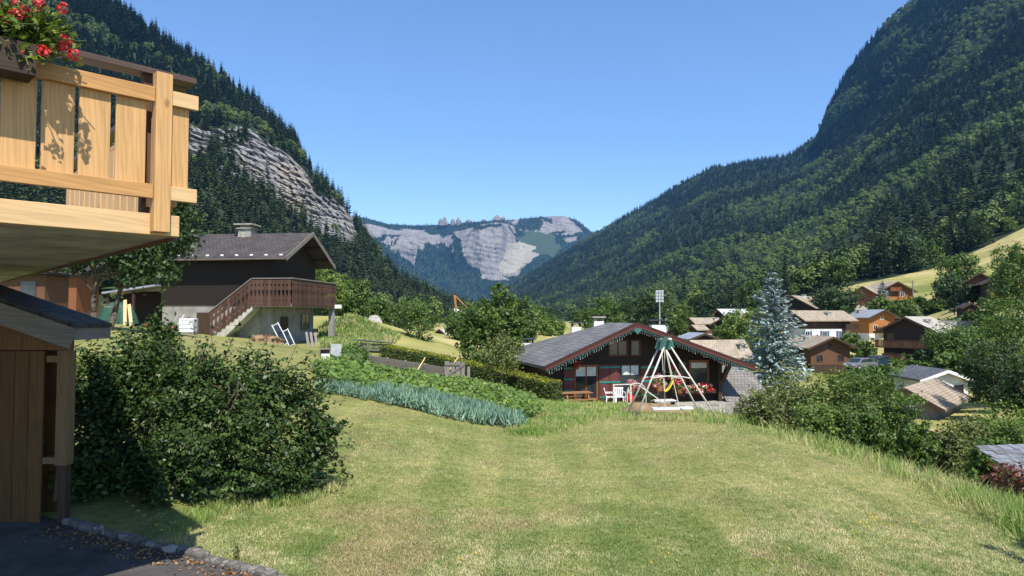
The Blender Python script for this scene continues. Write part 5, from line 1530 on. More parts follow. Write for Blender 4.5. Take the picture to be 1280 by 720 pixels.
M = MB(); M.beam(rb + Vector((-.03, .0, -.12)), rb + Vector((-.03, .75, -.12)), .03, .14); M.build('eaves_board', 'weathered', sh)
M = MB(); M.beam((sx(62), .2, .25), (sx(71), .2, 1.0), .05, .05); M.build('prop_board', 'shed_frame', sh)

# ------------------------------------------------------------------ drive and kerb
K0, K1, K2 = Vector((-5.35, 8.33, -2.5)), Vector((-3.39, 7.29, -2.5)), Vector((-.8, 5.75, -2.5))
dv = [(-14, 9.2), (-5.9, 8.6), (-5.35, 8.33), (-3.39, 7.29), (-.8, 5.75), (.3, 4.9), (.8, 3.5), (.8, -9), (-14, -9)]
M = MB(); gx = np.linspace(-14, .8, 60); gyy = np.linspace(-9, 9.2, 74)
vs = [(x, y, max(g1(x, y), -2.56) + .02) for y in gyy for x in gx]
cen = [((gx[i] + gx[i + 1]) / 2, (gyy[j] + gyy[j + 1]) / 2) for j in range(73) for i in range(59)]
# a single sheet cut to the outline, resting just over the ground
bmv = [(x, y, g1(x, y) + .03) for x, y in dv]
import bmesh
bm = bmesh.new(); fv = [bm.verts.new(v) for v in bmv]; bm.faces.new(fv)
bmesh.ops.triangulate(bm, faces=bm.faces)
for _ in range(5):
    bmesh.ops.subdivide_edges(bm, edges=[e_ for e_ in bm.edges if e_.calc_length() > .7], cuts=1)
    bmesh.ops.triangulate(bm, faces=bm.faces)
for v in bm.verts: v.co.z = g1(v.co.x, v.co.y) + .03
me = bpy.data.meshes.new('driveway'); bm.to_mesh(me); bm.free()
for p_ in me.polygons:
    if p_.normal.z < 0: p_.flip()
tag(link('driveway', me, 'asphalt'), kind='structure')
kb = thing('kerb', 'row of rough kerb stones between drive and grass', 'kerb', K1)
rr = random.Random(5); ln = 0
for a, b in ((K0, K1), (K1, K2)):
    L_ = (b - a).length; n = int(L_ / .33)
    for i in range(n):
        p = a.lerp(b, (i + .5) / n); p.z = g1(p.x, p.y)
        d = (b - a).normalized(); M = MB()
        M.box(p - K1 + Vector((rr.uniform(-.012, .012), rr.uniform(-.012, .012), .01 + rr.uniform(-.02, .015))), (L_ / n - rr.uniform(.01, .06), rr.uniform(.09, .14), .15), rz=math.atan2(d.y, d.x) + rr.uniform(-.03, .03))
        M.build('kerb_stone', 'kerb_rock', kb, bevel=.03)
# dry leaves gathered along the kerb
rng = np.random.default_rng(9); n = 700
f = rng.random(n); seg = rng.random(n) < .45
C = np.where(seg[:, None], np.array(K0) + (np.array(K1) - np.array(K0)) * f[:, None], np.array(K1) + (np.array(K2) - np.array(K1)) * f[:, None])
C[:, :2] += np.array([-.47, -.88]) * (np.abs(rng.normal(size=(n, 1))) * .16 + .09)
C[:, 2] = gz(C[:, 0], C[:, 1]) + .04
V, Fq = leaf_quads(C, rng.normal(size=(n, 3)) * .5 + [0, 0, 1], rng.uniform(.02, .05, n), .7, .2, rng)
m_leaf('leaf_dry', (.22, .13, .06), .4, .1, .8)
tag(link('fallen_leaves', np_mesh('fallen_leaves', V, Fq), 'leaf_dry'), kind='stuff')
rr = random.Random(8)
for k, (px, py, s, lab) in enumerate(((215, 693, .09, 'pale grey stone lying on the drive beside the kerb'), (207, 692, .05, 'small stone left of the pale grey one by the kerb'))):
    q = ground_at(px, py, 4, 12); r = thing('stone', lab, 'stone', q + Vector((0, 0, .03)))
    M = MB(); M.blob((0, 0, .02), (s, s * .7, s * .6), 10, .4, k); M.build('rock', 'field_stone', r)

m_wood('slate_single', (.17, .18, .2), (1, 1, 1), .25, 8, .6)
# ------------------------------------------------------------------ garden: plank edging, gate, poles, slate roof, hen fence
a, b = ground_at(462, 455, 14, 60), ground_at(556, 471, 14, 60)
def plank_wall(label, a, b, hs, mat='weathered', name='plank_wall'):
    r = thing(name, label, 'plank wall', a)
    z = 0
    for h in hs:
        M = MB(); M.beam(Vector((0, 0, z + h / 2)), b - a + Vector((0, .0, z + h / 2)), .07, h - .02); M.build('plank', mat, r); z += h
    n = 4
    for i in range(n + 1):
        q = (b - a) * (i / n); M = MB(); M.beam(q + Vector((0, .09, -.3)), q + Vector((0, .09, z + .03)), .09, .09); M.build('stake', mat, r)
    return r
plank_wall('long weathered planks edging the potato bed', a, b, (.19, .17))
g0 = ground_at(571, 476, 14, 60)
r = thing('garden_gate', 'small weathered plank gate with diagonal brace at the end of the plank edging', 'gate', g0)
s_ = g0.y / F
for i, (x0, x1) in enumerate(((-15, -9), (-7.5, -2.5), (-1, 4.5), (5.5, 10))):
    M = MB(); M.span(x0 * s_, x1 * s_, -.02, .02, -.1, (24 - i % 2 * 1.5) * s_); M.build('plank', 'weathered_up', r)
for z in (5, 19):
    M = MB(); M.span(-15 * s_, 10 * s_, -.05, -.021, z * s_, (z + 2.5) * s_); M.build('rail', 'weathered', r)
M = MB(); M.beam((-13 * s_, -.036, 6 * s_), (8 * s_, -.036, 19 * s_), .03, 2.5 * s_); M.build('brace', 'weathered', r)
M = MB(); M.span(13 * s_, 16.5 * s_, -.05, .05, -.2, 17 * s_); M.build('post', 'weathered_up', r)
for k, (x0, y0, x1, y1, lab) in enumerate(((524, 457, 531.5, 447, 'pale stick leaning before the hedge, left of the gate'), (563, 459, 573, 446, 'yellow stick leaning on the garden gate'))):
    q = P(x0, y0, g0.y + .4); q2 = P(x1, y1, g0.y + 1.0)
    gq = Vector((q.x - (q2.x - q.x) * 1.2, q.y, g1(q.x, q.y))); r = thing('stick', lab, 'stick', gq)
    M = MB(); M.tube((0, 0, -.05), q2 - gq, .025, .02, 6); M.build('pole', 'cedar_pale', r)
a, b = ground_at(452, 440, 20, 60), ground_at(482, 441, 20, 60)
r = thing('timber_stack', 'stack of grey boards with a flat cover between grey box and hedge', 'timber stack', a)
d = b - a; rr = random.Random(2)
for j in range(3):
    M = MB(); M.beam(Vector((0, j * .05, .12 + .16 * j)), d + Vector((0, j * .05, .12 + .16 * j)), .7, .09); M.build('board', 'weathered', r)
M = MB(); M.beam(Vector((-.15, .1, .66)), d + Vector((.2, .1, .58)), 1.1, .06); M.build('cover', 'weathered', r)
# slate roofed hut below the lawn, right
r = thing('slate_roofed_hut', 'low hut with overlapping slate roof below the lawn edge', 'hut', (13.5, 16.2, -4.68), R(10))
M = MB(); M.span(-.6, 4, .6, 1.2, -2.5, 1.15); M.build('wall', 'weathered_up', r)
rr = random.Random(6); M = MB()
for j in range(10):
    for i in range(40):
        x = -1.95 + i * .15 + (j % 2) * .07; y = -.6 + j * .17
        z = .9 + (y + .6) * .36
        M.box((x, y + .15, z + rr.uniform(-.006, .012)), (.143, .26, .02), m=Matrix.Rotation(R(15), 3, 'X') @ Matrix.Rotation(rr.uniform(-.04, .04), 3, 'Z'))
M.build('slates', 'slate_single', r)
M = MB(); M.beam((-.9, .42, 1.36), (4.5, .42, 1.36), .1, .1); M.build('snow_beam', 'dark_brown', r)
a, b = ground_at(1160, 551, 12, 60), ground_at(1216, 576, 10, 60)
a.z += .0
def old_fence(label, a, b, n):
    r = thing('rail_fence', label, 'fence', a)
    d = b - a
    for i in range(n + 1):
        M = MB(); q = d * (i / n); M.beam(q + Vector((0, 0, -.3)), q + Vector((.03 * (i % 2), 0, .62)), .09, .09); M.build('post', 'weathered', r)
    for z in (.22, .5):
        M = MB(); M.beam(Vector((0, -.06, z)), d + Vector((0, -.06, z - .04)), .05, .13); M.build('rail', 'weathered', r)
old_fence('old grey rail fence leaning along the foot of the lawn bank', a, b, 5)
q = ground_at(1170, 549, 12, 60)
r = thing('planter_box', 'small pale slatted wooden box by the fence below the shrubs', 'box', q)
M = MB()
for i in range(5): M.span(-.22 + i * .09, -.15 + i * .09, -.2, -.17, -.1, .5)
M.span(-.24, .24, -.168, .2, -.1, .47); M.build('slats', 'cedar_pale', r)
# pale shingled lean-to and stone wall right of the red chalet
q = P(922, 508, 37)
r = thing('lean_to_shed', 'low lean-to with pale weathered shingle roof right of the red chalet', 'shed', (q.x, q.y, q.z), R(8))
M = MB(); vs = [(-1.0, -1.2, .2), (1.6, -1.2, .2), (1.6, 1.6, 1.75), (-1.0, 1.6, 1.75)]
M.add(vs + [(x, y, z - .1) for x, y, z in vs], [(0, 1, 2, 3), (4, 7, 6, 5), (0, 4, 5, 1), (1, 5, 6, 2), (2, 6, 7, 3), (3, 7, 4, 0)]); M.build('roof', 'roof_shingle', r, uvf=lambda c, n: (c.x, c.y))
M = MB(); M.span(-.9, 1.5, -.9, 1.5, -2.5, .25); M.build('wall', 'field_stone', r)
r = thing('garden_wall', 'grey stone retaining wall on the slope right of the big dark chalet', 'wall', on(1208, 100), R(-6))
z_ = P(1208, 402, 100).z - r.location.z
M = MB(); M.span(-4.6, 4.6, -.3, .3, -1.5, max(z_, .8)); M.build('masonry', 'field_stone', r)
M = MB(); M.span(-4.7, 4.7, -.36, .36, max(z_, .8), max(z_, .8) + .12); M.build('coping', 'concrete', r)
# ------------------------------------------------------------------ trees and shrubs
m_leaf('leaf_red', (.17, .075, .06), .35, .2, .5)
def crown_pts(rng, blobs, n, clump=26, spread=.2, shell=.55, spray=.0):
    """Leaf places on twigs that reach out through the lobes of a crown, with the way each leaf faces."""
    c = np.array([b[0] for b in blobs]); r = np.array([b[1] for b in blobs])
    wgt = (r.reshape(len(blobs), -1).mean(1)) ** 2; wgt = wgt / wgt.sum()
    if r.ndim == 1: r = np.repeat(r[:, None], 3, 1)
    m = max(8, n // clump)
    k = rng.choice(len(blobs), m, p=wgt)
    d = unit(rng.normal(size=(m, 3)))
    rad = shell + (1.06 - shell) * rng.random((m, 1)) ** .55
    rad = rad * np.where(rng.random((m, 1)) < .2, rng.uniform(1.0, 1.0 + spray, (m, 1)), 1)
    cc = c[k] + d * r[k] * rad
    w = unit(d + rng.normal(size=(m, 3)) * .5 + np.array([0, 0, .35 * (spray > 0)]))
    j = rng.integers(0, m, n)
    s = rng.uniform(-1, .55, (n, 1))
    P_ = cc[j] + w[j] * r[k[j]] * s * (.3 + spray * .5) + rng.normal(size=(n, 3)) * r[k[j]] * spread * (.75 - .4 * s)
    N_ = d[j] * .6 + rng.normal(size=(n, 3)) * .6 + np.array([0, -.1, .6])
    return P_, N_
def lobes(rng, w, z0, h, n, k=.34, flat=1.0, cone=0.0):
    out = []
    for i in range(n):
        f = (i + .5) / n
        a = i * 2.4 + rng.normal() * .4
        z = z0 + (h - z0) * (.12 + .76 * f)
        env = math.sin(math.pi * min(1, max(.05, .15 + .75 * (z - z0) / (h - z0)))) * (1 - cone) + cone * (1.05 - f)
        q = w / 2 * env * rng.uniform(.35, .72)
        r = w * k * (.65 + .5 * env) * rng.uniform(.75, 1.1) * .8
        out.append((np.array([math.cos(a) * q, math.sin(a) * q, z]), np.array([r, r, r * flat * .85])))
    return out
def trunk_mb(rng, h, blobs, r0, multi=1):
    M = MB()
    for s in range(multi):
        b0 = Vector((rng.normal() * r0 * (2.5 if multi > 1 else 0), rng.normal() * r0 * (2.5 if multi > 1 else 0), -.25))
        pts = [b0]
        for k in range(1, 5): pts.append(Vector((b0.x * (1 + k * .4) + rng.normal() * r0 * .5, b0.y * (1 + k * .4) + rng.normal() * r0 * .5, h * .17 * k)))
        for k in range(4): M.tube(pts[k], pts[k + 1], r0 * (1 - k * .18), r0 * (1 - (k + 1) * .18), 8)
        for c, r in blobs:
            if rng.random() < .85:
                a = pts[2].lerp(pts[4], rng.random()); e_ = Vector(c)
                mid = a.lerp(e_, .5) + Vector((0, 0, r0))
                M.tube(a, mid, r0 * .34, r0 * .2, 6); M.tube(mid, e_, r0 * .2, r0 * .05, 6)
    return M
def tree(name, label, cat, p, h, w, mat, seed, n=3000, leaf=.22, z0=.18, nl=11, k=.34, flat=1.0, cone=0, r0=None, group=None, multi=1, clump=26, spread=.2, shell=.5, asp=.62, blobs=None, spray=.0):
    rng = np.random.default_rng(seed)
    rt = thing(name, label, cat, p, rng.random() * 0, group)
    bl = blobs if blobs is not None else lobes(rng, w, z0 * h, h, nl, k, flat, cone)
    C, N = crown_pts(rng, bl, n, clump, spread, shell, spray)
    keep = C[:, 2] > .03
    C, N = C[keep], N[keep]
    V, Fq = leaf_quads(C, N, rng.uniform(.65, 1.3, len(C)) * leaf, asp, .14, rng)
    link('crown', np_mesh('crown', V, Fq), mat, rt)
    trunk_mb(rng, h, bl, r0 or h * .022, multi).build('trunk', 'bark', rt, smooth=True)
    return rt
def conifer(name, label, p, h, w, mat, seed, n_whorl=22, nb=8, tw=9, leaf=.3, group=None, bare=.05, cat='tree', pw=.88):
    """Whorls of drooping boughs with sprays of needles along them."""
    rng = np.random.default_rng(seed)
    rt = thing(name, label, cat, p, 0, group)
    C, N, S, A = [], [], [], []
    T = MB(); T.tube((0, 0, -.4), (0, 0, h * .6), h * .018, h * .009, 8); T.tube((0, 0, h * .6), (0, 0, h * .99), h * .009, .01, 6)
    for i in range(n_whorl):
        f = (i + rng.random() * .5) / n_whorl
        z = h * (bare + (1 - bare) * f)
        R_ = w / 2 * (1 - f) ** pw * rng.uniform(.82, 1.14) + .05
        b = max(4, int(nb * (1 - .45 * f)))
        ph = rng.random() * 6.28
        for j in range(b):
            a = ph + j * 6.283 / b + rng.normal() * .18
            L = R_ * rng.uniform(.7, 1.12)
            d = np.array([math.cos(a), math.sin(a), 0]); sd = np.array([-d[1], d[0], 0])
            rise = .25 * f + rng.normal() * .05
            tip = None
            for q in range(tw):
                s = (q + .6) / tw
                bend = -.32 * s * (1 - f) + .22 * s * s + rise * s
                c = d * L * s + np.array([0, 0, z + L * bend])
                wd = L * .34 * (1.05 - s)
                for sg in (-1, 0, 1):
                    cc = c + sd * sg * wd * rng.uniform(.3, .85) + rng.normal(size=3) * .03 * L
                    C.append(cc); N.append(np.array([0, 0, 1]) + rng.normal(size=3) * .4)
                    A.append(d + sd * sg * .8 + np.array([0, 0, -.15 + rng.normal() * .2])); S.append(leaf * rng.uniform(.7, 1.3) * (.55 + .45 * (1 - f)))
            if f < .85: T.tube((0, 0, z), tuple(d * L * .8 + np.array([0, 0, z + L * .8 * (-.1 * (1 - f) + rise)])), .02 * h * .12, .006, 4, cap=False)
    V, Fq = leaf_quads(np.array(C), np.array(N), np.array(S), .42, -.05, rng, np.array(A))
    link('crown', np_mesh('crown', V, Fq), mat, rt)
    T.build('trunk', 'bark', rt)
    return rt

# --- the big bush and its neighbours, left front
bpx = [(150, 600, 9.8), (215, 560, 9.9)]
rng = np.random.default_rng(77)
B0 = Vector((-3.75, 9.55, g1(-3.75, 9.55)))
def bush_blobs(spec, B0):
    out = []
    for px, py, d, rx, rz_ in spec:
        q = P(px, py, d) - B0
        out.append((np.array(q), np.array([rx * d / F, rx * d / F * .8, rz_ * d / F])))
    return out
bl = bush_blobs([(265, 545, 9.5, 66, 52), (330, 535, 9.6, 62, 52), (385, 560, 9.7, 36, 40), (300, 480, 9.9, 56, 36), (235, 490, 9.7, 52, 46), (362, 495, 10, 40, 30), (250, 600, 9.2, 50, 28), (340, 600, 9.3, 52, 22), (215, 455, 10, 32, 34), (402, 530, 9.8, 24, 22), (200, 590, 9.2, 30, 40), (390, 592, 9.6, 24, 18), (200, 630, 9.0, 20, 22)], B0)
tree('bush', 'big dark leafy bush in front of the lawn, half in the balcony shade', 'bush', B0, 2.3, 3.2, 'leaf_bush', 5, n=25000, leaf=.066, blobs=bl, r0=.02, multi=2, clump=44, spread=.11, shell=.25, asp=.62, spray=.8)
B1 = Vector((-5.1, 9.9, g1(-5.1, 9.9)))
bl = bush_blobs([(150, 520, 10, 58, 66), (110, 580, 9.4, 44, 50), (98, 600, 9.1, 30, 50), (78, 612, 8.85, 18, 34), (170, 600, 9.6, 50, 50), (170, 460, 10.3, 46, 50), (110, 490, 10.2, 44, 50), (200, 420, 10.6, 20, 36)], B1)
tree('bush', 'shaded bush filling the gap between board shed and big bush', 'bush', B1, 2.2, 2.4, 'leaf_bush', 6, n=19000, leaf=.075, blobs=bl, r0=.02, multi=2, clump=24, spread=.2, shell=.2, spray=.4)
# long shoots out of the bush
rng = np.random.default_rng(3)
bush = [o for o in COL.objects if o.name == 'bush'][0]
for x0, y0, x1, y1 in ((360, 520, 432, 500), (380, 540, 440, 530), (370, 580, 438, 570), (350, 470, 395, 440), (300, 450, 318, 412), (270, 460, 262, 405), (230, 470, 222, 405), (380, 600, 432, 600), (200, 430, 182, 402), (350, 480, 372, 428), (400, 520, 440, 545), (330, 470, 345, 418), (280, 450, 300, 400), (250, 450, 240, 400), (215, 450, 205, 398), (385, 500, 425, 470), (390, 480, 418, 452), (370, 470, 400, 455), (400, 560, 446, 556), (390, 585, 430, 590), (310, 460, 335, 425), (245, 470, 262, 420), (180, 450, 160, 418), (300, 610, 290, 640), (350, 610, 372, 632), (240, 620, 225, 655), (215, 610, 196, 650)):
    a, b = P(x0, y0, 9.6) - B0, P(x1, y1, 9.7 + rng.normal() * .2) - B0
    S = MB(); LC, LN = [], []; S.tube(a, b, .008, .003, 5)
    for k in range(20):
        f = rng.uniform(.1, 1); LC.append(np.array(a.lerp(b, f)) + rng.normal(size=3) * .035); LN.append(rng.normal(size=3) * .5 + [0, -.2, .8])
    V, Fq = leaf_quads(np.array(LC), np.array(LN), rng.uniform(.05, .085, len(LC)), .62, .14, rng)
    st_ = S.build('shoot', 'bark', bush); link('leaves', np_mesh('leaves', V, Fq), 'leaf_bush', st_)

# --- plum tree under the balcony
q = on(120, 26)
bl = [(np.array(P(x, y, d) - q), np.array([r * d / F] * 3)) for x, y, d, r in ((190, 318, 26, 32), (225, 296, 26.5, 26), (150, 305, 26, 34), (205, 342, 25.5, 17), (120, 290, 26, 30), (180, 285, 26.5, 34), (230, 270, 26.5, 20), (100, 318, 26.5, 24), (168, 345, 25.5, 17), (70, 315, 26.5, 24), (200, 262, 27, 20))]
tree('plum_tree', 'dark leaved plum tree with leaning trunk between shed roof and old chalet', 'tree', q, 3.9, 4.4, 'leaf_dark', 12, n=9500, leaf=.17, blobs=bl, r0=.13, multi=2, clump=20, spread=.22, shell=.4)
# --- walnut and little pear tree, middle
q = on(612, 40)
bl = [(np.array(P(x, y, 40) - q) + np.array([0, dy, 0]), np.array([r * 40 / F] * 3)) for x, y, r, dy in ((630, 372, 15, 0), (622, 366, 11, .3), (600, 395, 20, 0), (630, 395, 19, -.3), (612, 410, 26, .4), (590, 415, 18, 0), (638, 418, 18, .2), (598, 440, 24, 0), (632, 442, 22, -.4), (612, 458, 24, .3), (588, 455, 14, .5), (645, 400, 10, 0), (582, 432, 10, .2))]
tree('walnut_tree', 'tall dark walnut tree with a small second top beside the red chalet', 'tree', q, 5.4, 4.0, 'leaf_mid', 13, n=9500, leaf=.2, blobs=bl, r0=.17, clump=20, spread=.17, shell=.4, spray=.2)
q = ground_at(627, 486, 20, 60)
dq = q.y
bl = [(np.array(P(x, y, dq) - q), np.array([r * dq / F] * 3)) for x, y, r in ((625, 440, 18), (610, 450, 13), (640, 448, 14), (628, 425, 11), (618, 462, 10), (638, 460, 9), (648, 436, 8))]
tree('pear_tree', 'small grey green fruit tree with thin trunk in front of the hedge', 'tree', q, 2.3, 1.7, 'leaf_olive', 14, n=2600, leaf=.1, blobs=bl, r0=.035, clump=16, spread=.28, shell=.3)
q = on(524, 62)
tree('ash_tree', 'roundish green tree left of the walnut, behind the hedge', 'tree', q + Vector((0, 0, -.5)), 4.4, 3.6, 'leaf_mid', 15, n=3500, leaf=.2, nl=9, z0=.05)
# --- blue spruce
q = on(966, 45); top = P(964, 341, 45).z - q.z
conifer('blue_spruce', 'tall blue grey spruce standing right of the red chalet', q, top, 5.4, 'needles_blue', 4, n_whorl=32, nb=13, tw=9, leaf=.46, pw=.62)

# --- shrubs along the right edge of the lawn
shr = [  # px, top py, width px, distance, mat, label
    (948, 492, 44, 23.5, 'leaf_olive', 'olive shrub at the left end of the lawn edge thicket'),
    (975, 470, 66, 25, 'leaf_olive', 'tall olive green shrub right under the blue spruce'),
    (1012, 468, 64, 24.5, 'leaf_olive', 'wide olive green shrub in the middle of the thicket'),
    (1048, 456, 60, 24, 'leaf_light', 'light green shrub below the tan roofed brown chalet'),
    (1088, 448, 68, 23, 'leaf_mid', 'highest bright green shrub of the lawn edge thicket'),
    (1122, 488, 56, 21, 'leaf_mid', 'leafy green shrub in front of the grey plank barn'),
    (1070, 505, 60, 21, 'leaf_mid', 'low green shrub at the foot of the thicket'),
    (1020, 512, 56, 21.5, 'leaf_light', 'low light green shrub among the long grass'),
    (1140, 520, 36, 19.5, 'leaf_mid', 'small green shrub at the right end of the thicket'),
]
for i, (px, py, wpx, d, mt, lab) in enumerate(shr):
    q = on(px, d); h = P(px, py, d).z - q.z; w = wpx * d / F * 1.25
    tree('shrub', lab, 'shrub', q, h, w, mt, 40 + i, n=int(2600 + 30 * wpx), leaf=.1, z0=.0, nl=11, k=.36, r0=.025, multi=4, clump=20, spread=.17, shell=.3, spray=.4)
shr = [(1240, 512, 84, 30, 'leaf_light', 'broad light green shrub below the right hand trees'), (1205, 520, 50, 28, 'leaf_olive', 'yellowish shrub between barn and slate roof'), (1270, 525, 60, 27, 'leaf_mid', 'green shrub behind the slate roof at the right edge'), (1180, 535, 34, 26, 'leaf_olive', 'small yellow green shrub right of the plank barn wall'), (1240, 545, 50, 22, 'leaf_mid', 'low green shrub just behind the slate roof')]
for i, (px, py, wpx, d, mt, lab) in enumerate(shr):
    q = on(px, d); h = max(.8, P(px, py, d).z - q.z); w = wpx * d / F * 1.3
    tree('shrub', lab, 'shrub', q, h, w, mt, 60 + i, n=4200, leaf=.13, z0=0, nl=11, k=.36, r0=.03, multi=4, clump=20, spread=.17, shell=.3, spray=.3)
for i, (px, py, wpx, d, lab) in enumerate(((1262, 582, 44, 14.2, 'reddish leaved low shrub before the slate roof at the right edge'), (1290, 575, 40, 13.6, 'taller red brown leaved shrub cut off by the right edge'))):
    q = on(px, d); h = max(.5, P(px, py, d).z - q.z); w = wpx * d / F * 1.3
    tree('shrub', lab, 'shrub', q, h, w, 'leaf_red', 160 + i, n=1500, leaf=.07, z0=0, nl=8, k=.36, r0=.012, multi=3, clump=16, spread=.2, shell=.3, spray=.4)
# --- broadleaf trees at the right edge and through the village
vt = [  # px, base py or None, top py, width px, distance, mat, label
    (1262, None, 372, 92, 52, 'leaf_mid', 'big leafy tree filling the right edge above the slate roof'),
    (1238, None, 415, 60, 46, 'leaf_dark', 'dark green tree left of the big one at the right edge'),
    (1285, None, 440, 70, 40, 'leaf_dark', 'dark tree cut off by the right picture edge'),
    (1238, None, 455, 40, 50, 'leaf_dark', 'dark bushy tree right of the white slate roofed house'),
    (1272, None, 300, 60, 95, 'leaf_mid', 'tree rising over the dark chalet at the upper right edge'),
    (1196, 460, 412, 62, 84, 'leaf_mid', 'round green tree before the big dark chalet'),
    (1205, None, 318, 46, 165, 'leaf_mid', 'tree with pointed top standing alone at the foot of the pale meadow'),
    (1188, 385, 350, 44, 150, 'leaf_dark', 'low dark tree left of the cypress'),
    (1213, 381, 356, 26, 135, 'leaf_dark', 'small dark tree left of the brown chalet with the porch'),
    (1131, 345, 290, 66, 285, 'leaf_dark', 'great round tree at the wood edge on the meadow'),
    (1100, 398, 372, 30, 160, 'leaf_light', 'small light green tree under the pair of rust chalets'),
    (1128, 405, 378, 42, 150, 'leaf_mid', 'dark spreading tree right below the rust red chalet'),
    (1044, 398, 362, 54, 150, 'leaf_dark', 'dark tree left of the rust brown chalet'),
    (1020, None, 398, 30, 132, 'leaf_mid', 'tree between the two tan roofed houses behind the spruce'),
    (930, 440, 392, 56, 96, 'leaf_light', 'light green tree just left of the blue spruce'),
    (905, 428, 408, 30, 100, 'leaf_mid', 'small tree among the roofs left of the light green tree'),
    (851, 424, 400, 22, 112, 'leaf_mid', 'narrow green tree right of the widest chimney'),
    (1140, 432, 402, 24, 118, 'leaf_mid', 'small tree behind the big dark chalet roof'),
    (1155, 460, 440, 24, 86, 'leaf_dark', 'little tree at the right corner of the big dark chalet'),
    (1062, 440, 418, 26, 104, 'leaf_mid', 'small tree beside the white and blue house'),
    (690, 420, 404, 34, 120, 'leaf_light', 'light green tree far behind the grey roof, left of the chimneys'),
    (408, None, 338, 52, 74, 'leaf_light', 'bright green tree right behind the carved balcony'),
    (440, None, 352, 54, 88, 'leaf_mid', 'green tree at the foot of the left wooded slope'),
    (470, None, 376, 48, 110, 'leaf_mid', 'broad tree before the dark conifers left of the crane'),
    (500, None, 388, 40, 120, 'leaf_dark', 'dark tree beside the pale roofed house left of the walnut'),
    (575, None, 398, 36, 110, 'leaf_mid', 'tree partly hidden by the walnut on its left'),
    (655, None, 400, 36, 140, 'leaf_mid', 'small tree right of the walnut far behind the roof'),
    (40, None, 300, 90, 60, 'leaf_dark', 'dark tree behind the orange hut under the balcony'),
]
for i, (px, pb, pt, wpx, d, mt, lab) in enumerate(vt):
    q = on(px, d) if pb is None else P(px, pb, d)
    h = P(px, pt, d).z - q.z; w = wpx * d / F
    lf = max(.16, d * .0036)
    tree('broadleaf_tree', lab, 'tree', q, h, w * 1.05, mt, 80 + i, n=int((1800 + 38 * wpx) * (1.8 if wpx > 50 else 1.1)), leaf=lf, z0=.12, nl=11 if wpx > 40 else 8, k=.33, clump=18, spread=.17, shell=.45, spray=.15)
q = P(1193, 392, 128); conifer('cypress', 'slim dark cypress beside the black timber hut', q, P(1193, 352, 128).z - q.z, 2.0, 'needles', 9, n_whorl=24, nb=6, tw=4, leaf=.5)
q = P(1104, 388, 168); conifer('blue_spruce', 'smaller blue grey spruce in front of the pair of rust chalets', q, P(1103, 351, 168).z - q.z, 5.6, 'needles_blue', 10, n_whorl=16, nb=8, tw=5, leaf=.9)
q = P(1212, 458, 78); conifer('blue_spruce', 'young blue green spruce right of the round tree', q, P(1212, 432, 78).z - q.z, 2.0, 'needles_blue', 11, n_whorl=14, nb=7, tw=5, leaf=.35)

SHR = tree('shrub', 'green garden shrub standing among the village houses', 'shrub', on(1066, 100), 2.4, 3.2, 'leaf_mid', 95, n=1500, leaf=.4, z0=0, nl=8, multi=3, r0=.04, spray=.25, group='garden shrubs among the village houses')
for i, (px, d, s) in enumerate(((1080, 112, 1.1), (1064, 122, .9), (1146, 118, 1.0), (1122, 128, 1.2), (1175, 105, 1.3), (1190, 110, 1.1), (1225, 100, 1.5), (1245, 95, 1.4), (1160, 150, 1), (1172, 148, 1.2), (1150, 165, 1.1), (1090, 158, 1.2), (1065, 160, 1.3), (1036, 132, 1.2), (1020, 112, 1.1), (1000, 100, 1.4), (945, 95, 1.2), (870, 100, .9), (900, 130, 1.1), (935, 135, 1.2), (960, 140, 1.3), (1240, 118, 1.2), (1185, 74, 1.2), (1225, 66, 1.2), (1100, 70, 1.3), (1060, 66, 1.3), (1085, 86, 1.0), (1105, 84, .9), (1135, 78, 1.2))):
    c = copy_tree(SHR); c.location = on(px, d); c.scale = (s * (1 + .2 * (i % 3)), s, s * (1 - .15 * (i % 2))); c.rotation_euler = (0, 0, i * 1.3)

# --- the edge of the woods: trees one can tell apart, standing at the foot of the slopes
TR = []
for i, (h, w, mt, sd, kind) in enumerate(((19, 6.4, 'needles', 31, 'c'), (16, 5.2, 'needles', 32, 'c'), (22, 7.4, 'needles', 33, 'c'), (12, 9, 'leaf_mid', 34, 'b'), (10, 8.5, 'leaf_light', 35, 'b'), (13, 9.5, 'leaf_dark', 36, 'b'), (11, 8, 'leaf_mid', 37, 'b'))):
    if kind == 'c': t_ = conifer('conifer', 'x', (0, 0, 0), h, w, mt, sd, n_whorl=20, nb=8, tw=6, leaf=1.15)
    else: t_ = tree('broadleaf_tree', 'x', 'tree', (0, 0, 0), h, w, mt, sd, n=2200, leaf=.75, z0=.1, nl=12, clump=16, spread=.2, shell=.5)
    TR.append([t_, kind, 0])
rng = np.random.default_rng(19)
def edge(cols, xs, labels, group, conif, tj=(.0, .16), sc_=(.75, 1.25)):
    for px in xs:
        t_ = np.array([rng.uniform(*tj)])
        py, d = col_interp(cols, np.array([px]), t_)
        p = Pn(np.array([px]), py, d)[0]
        c = rng.random() < conif(px)
        k = rng.choice([j for j in range(len(TR)) if (TR[j][1] == 'c') == c])
        T_ = TR[k]
        o = T_[0] if T_[2] == 0 else copy_tree(T_[0])
        T_[2] += 1
        o.location = Vector(p) + Vector((0, 0, -1.2)); o.rotation_euler = (0, 0, rng.uniform(0, 6.28)); s = rng.uniform(*sc_); o.scale = (s * rng.uniform(.85, 1.15), s * rng.uniform(.85, 1.15), s)
        o['label'] = labels[0] if c else labels[1]; o['group'] = group[0] if c else group[1]
xs = np.concatenate([np.linspace(700, 1060, 52) + rng.normal(size=52) * 4, np.linspace(1060, 1290, 44) + rng.normal(size=44) * 3])
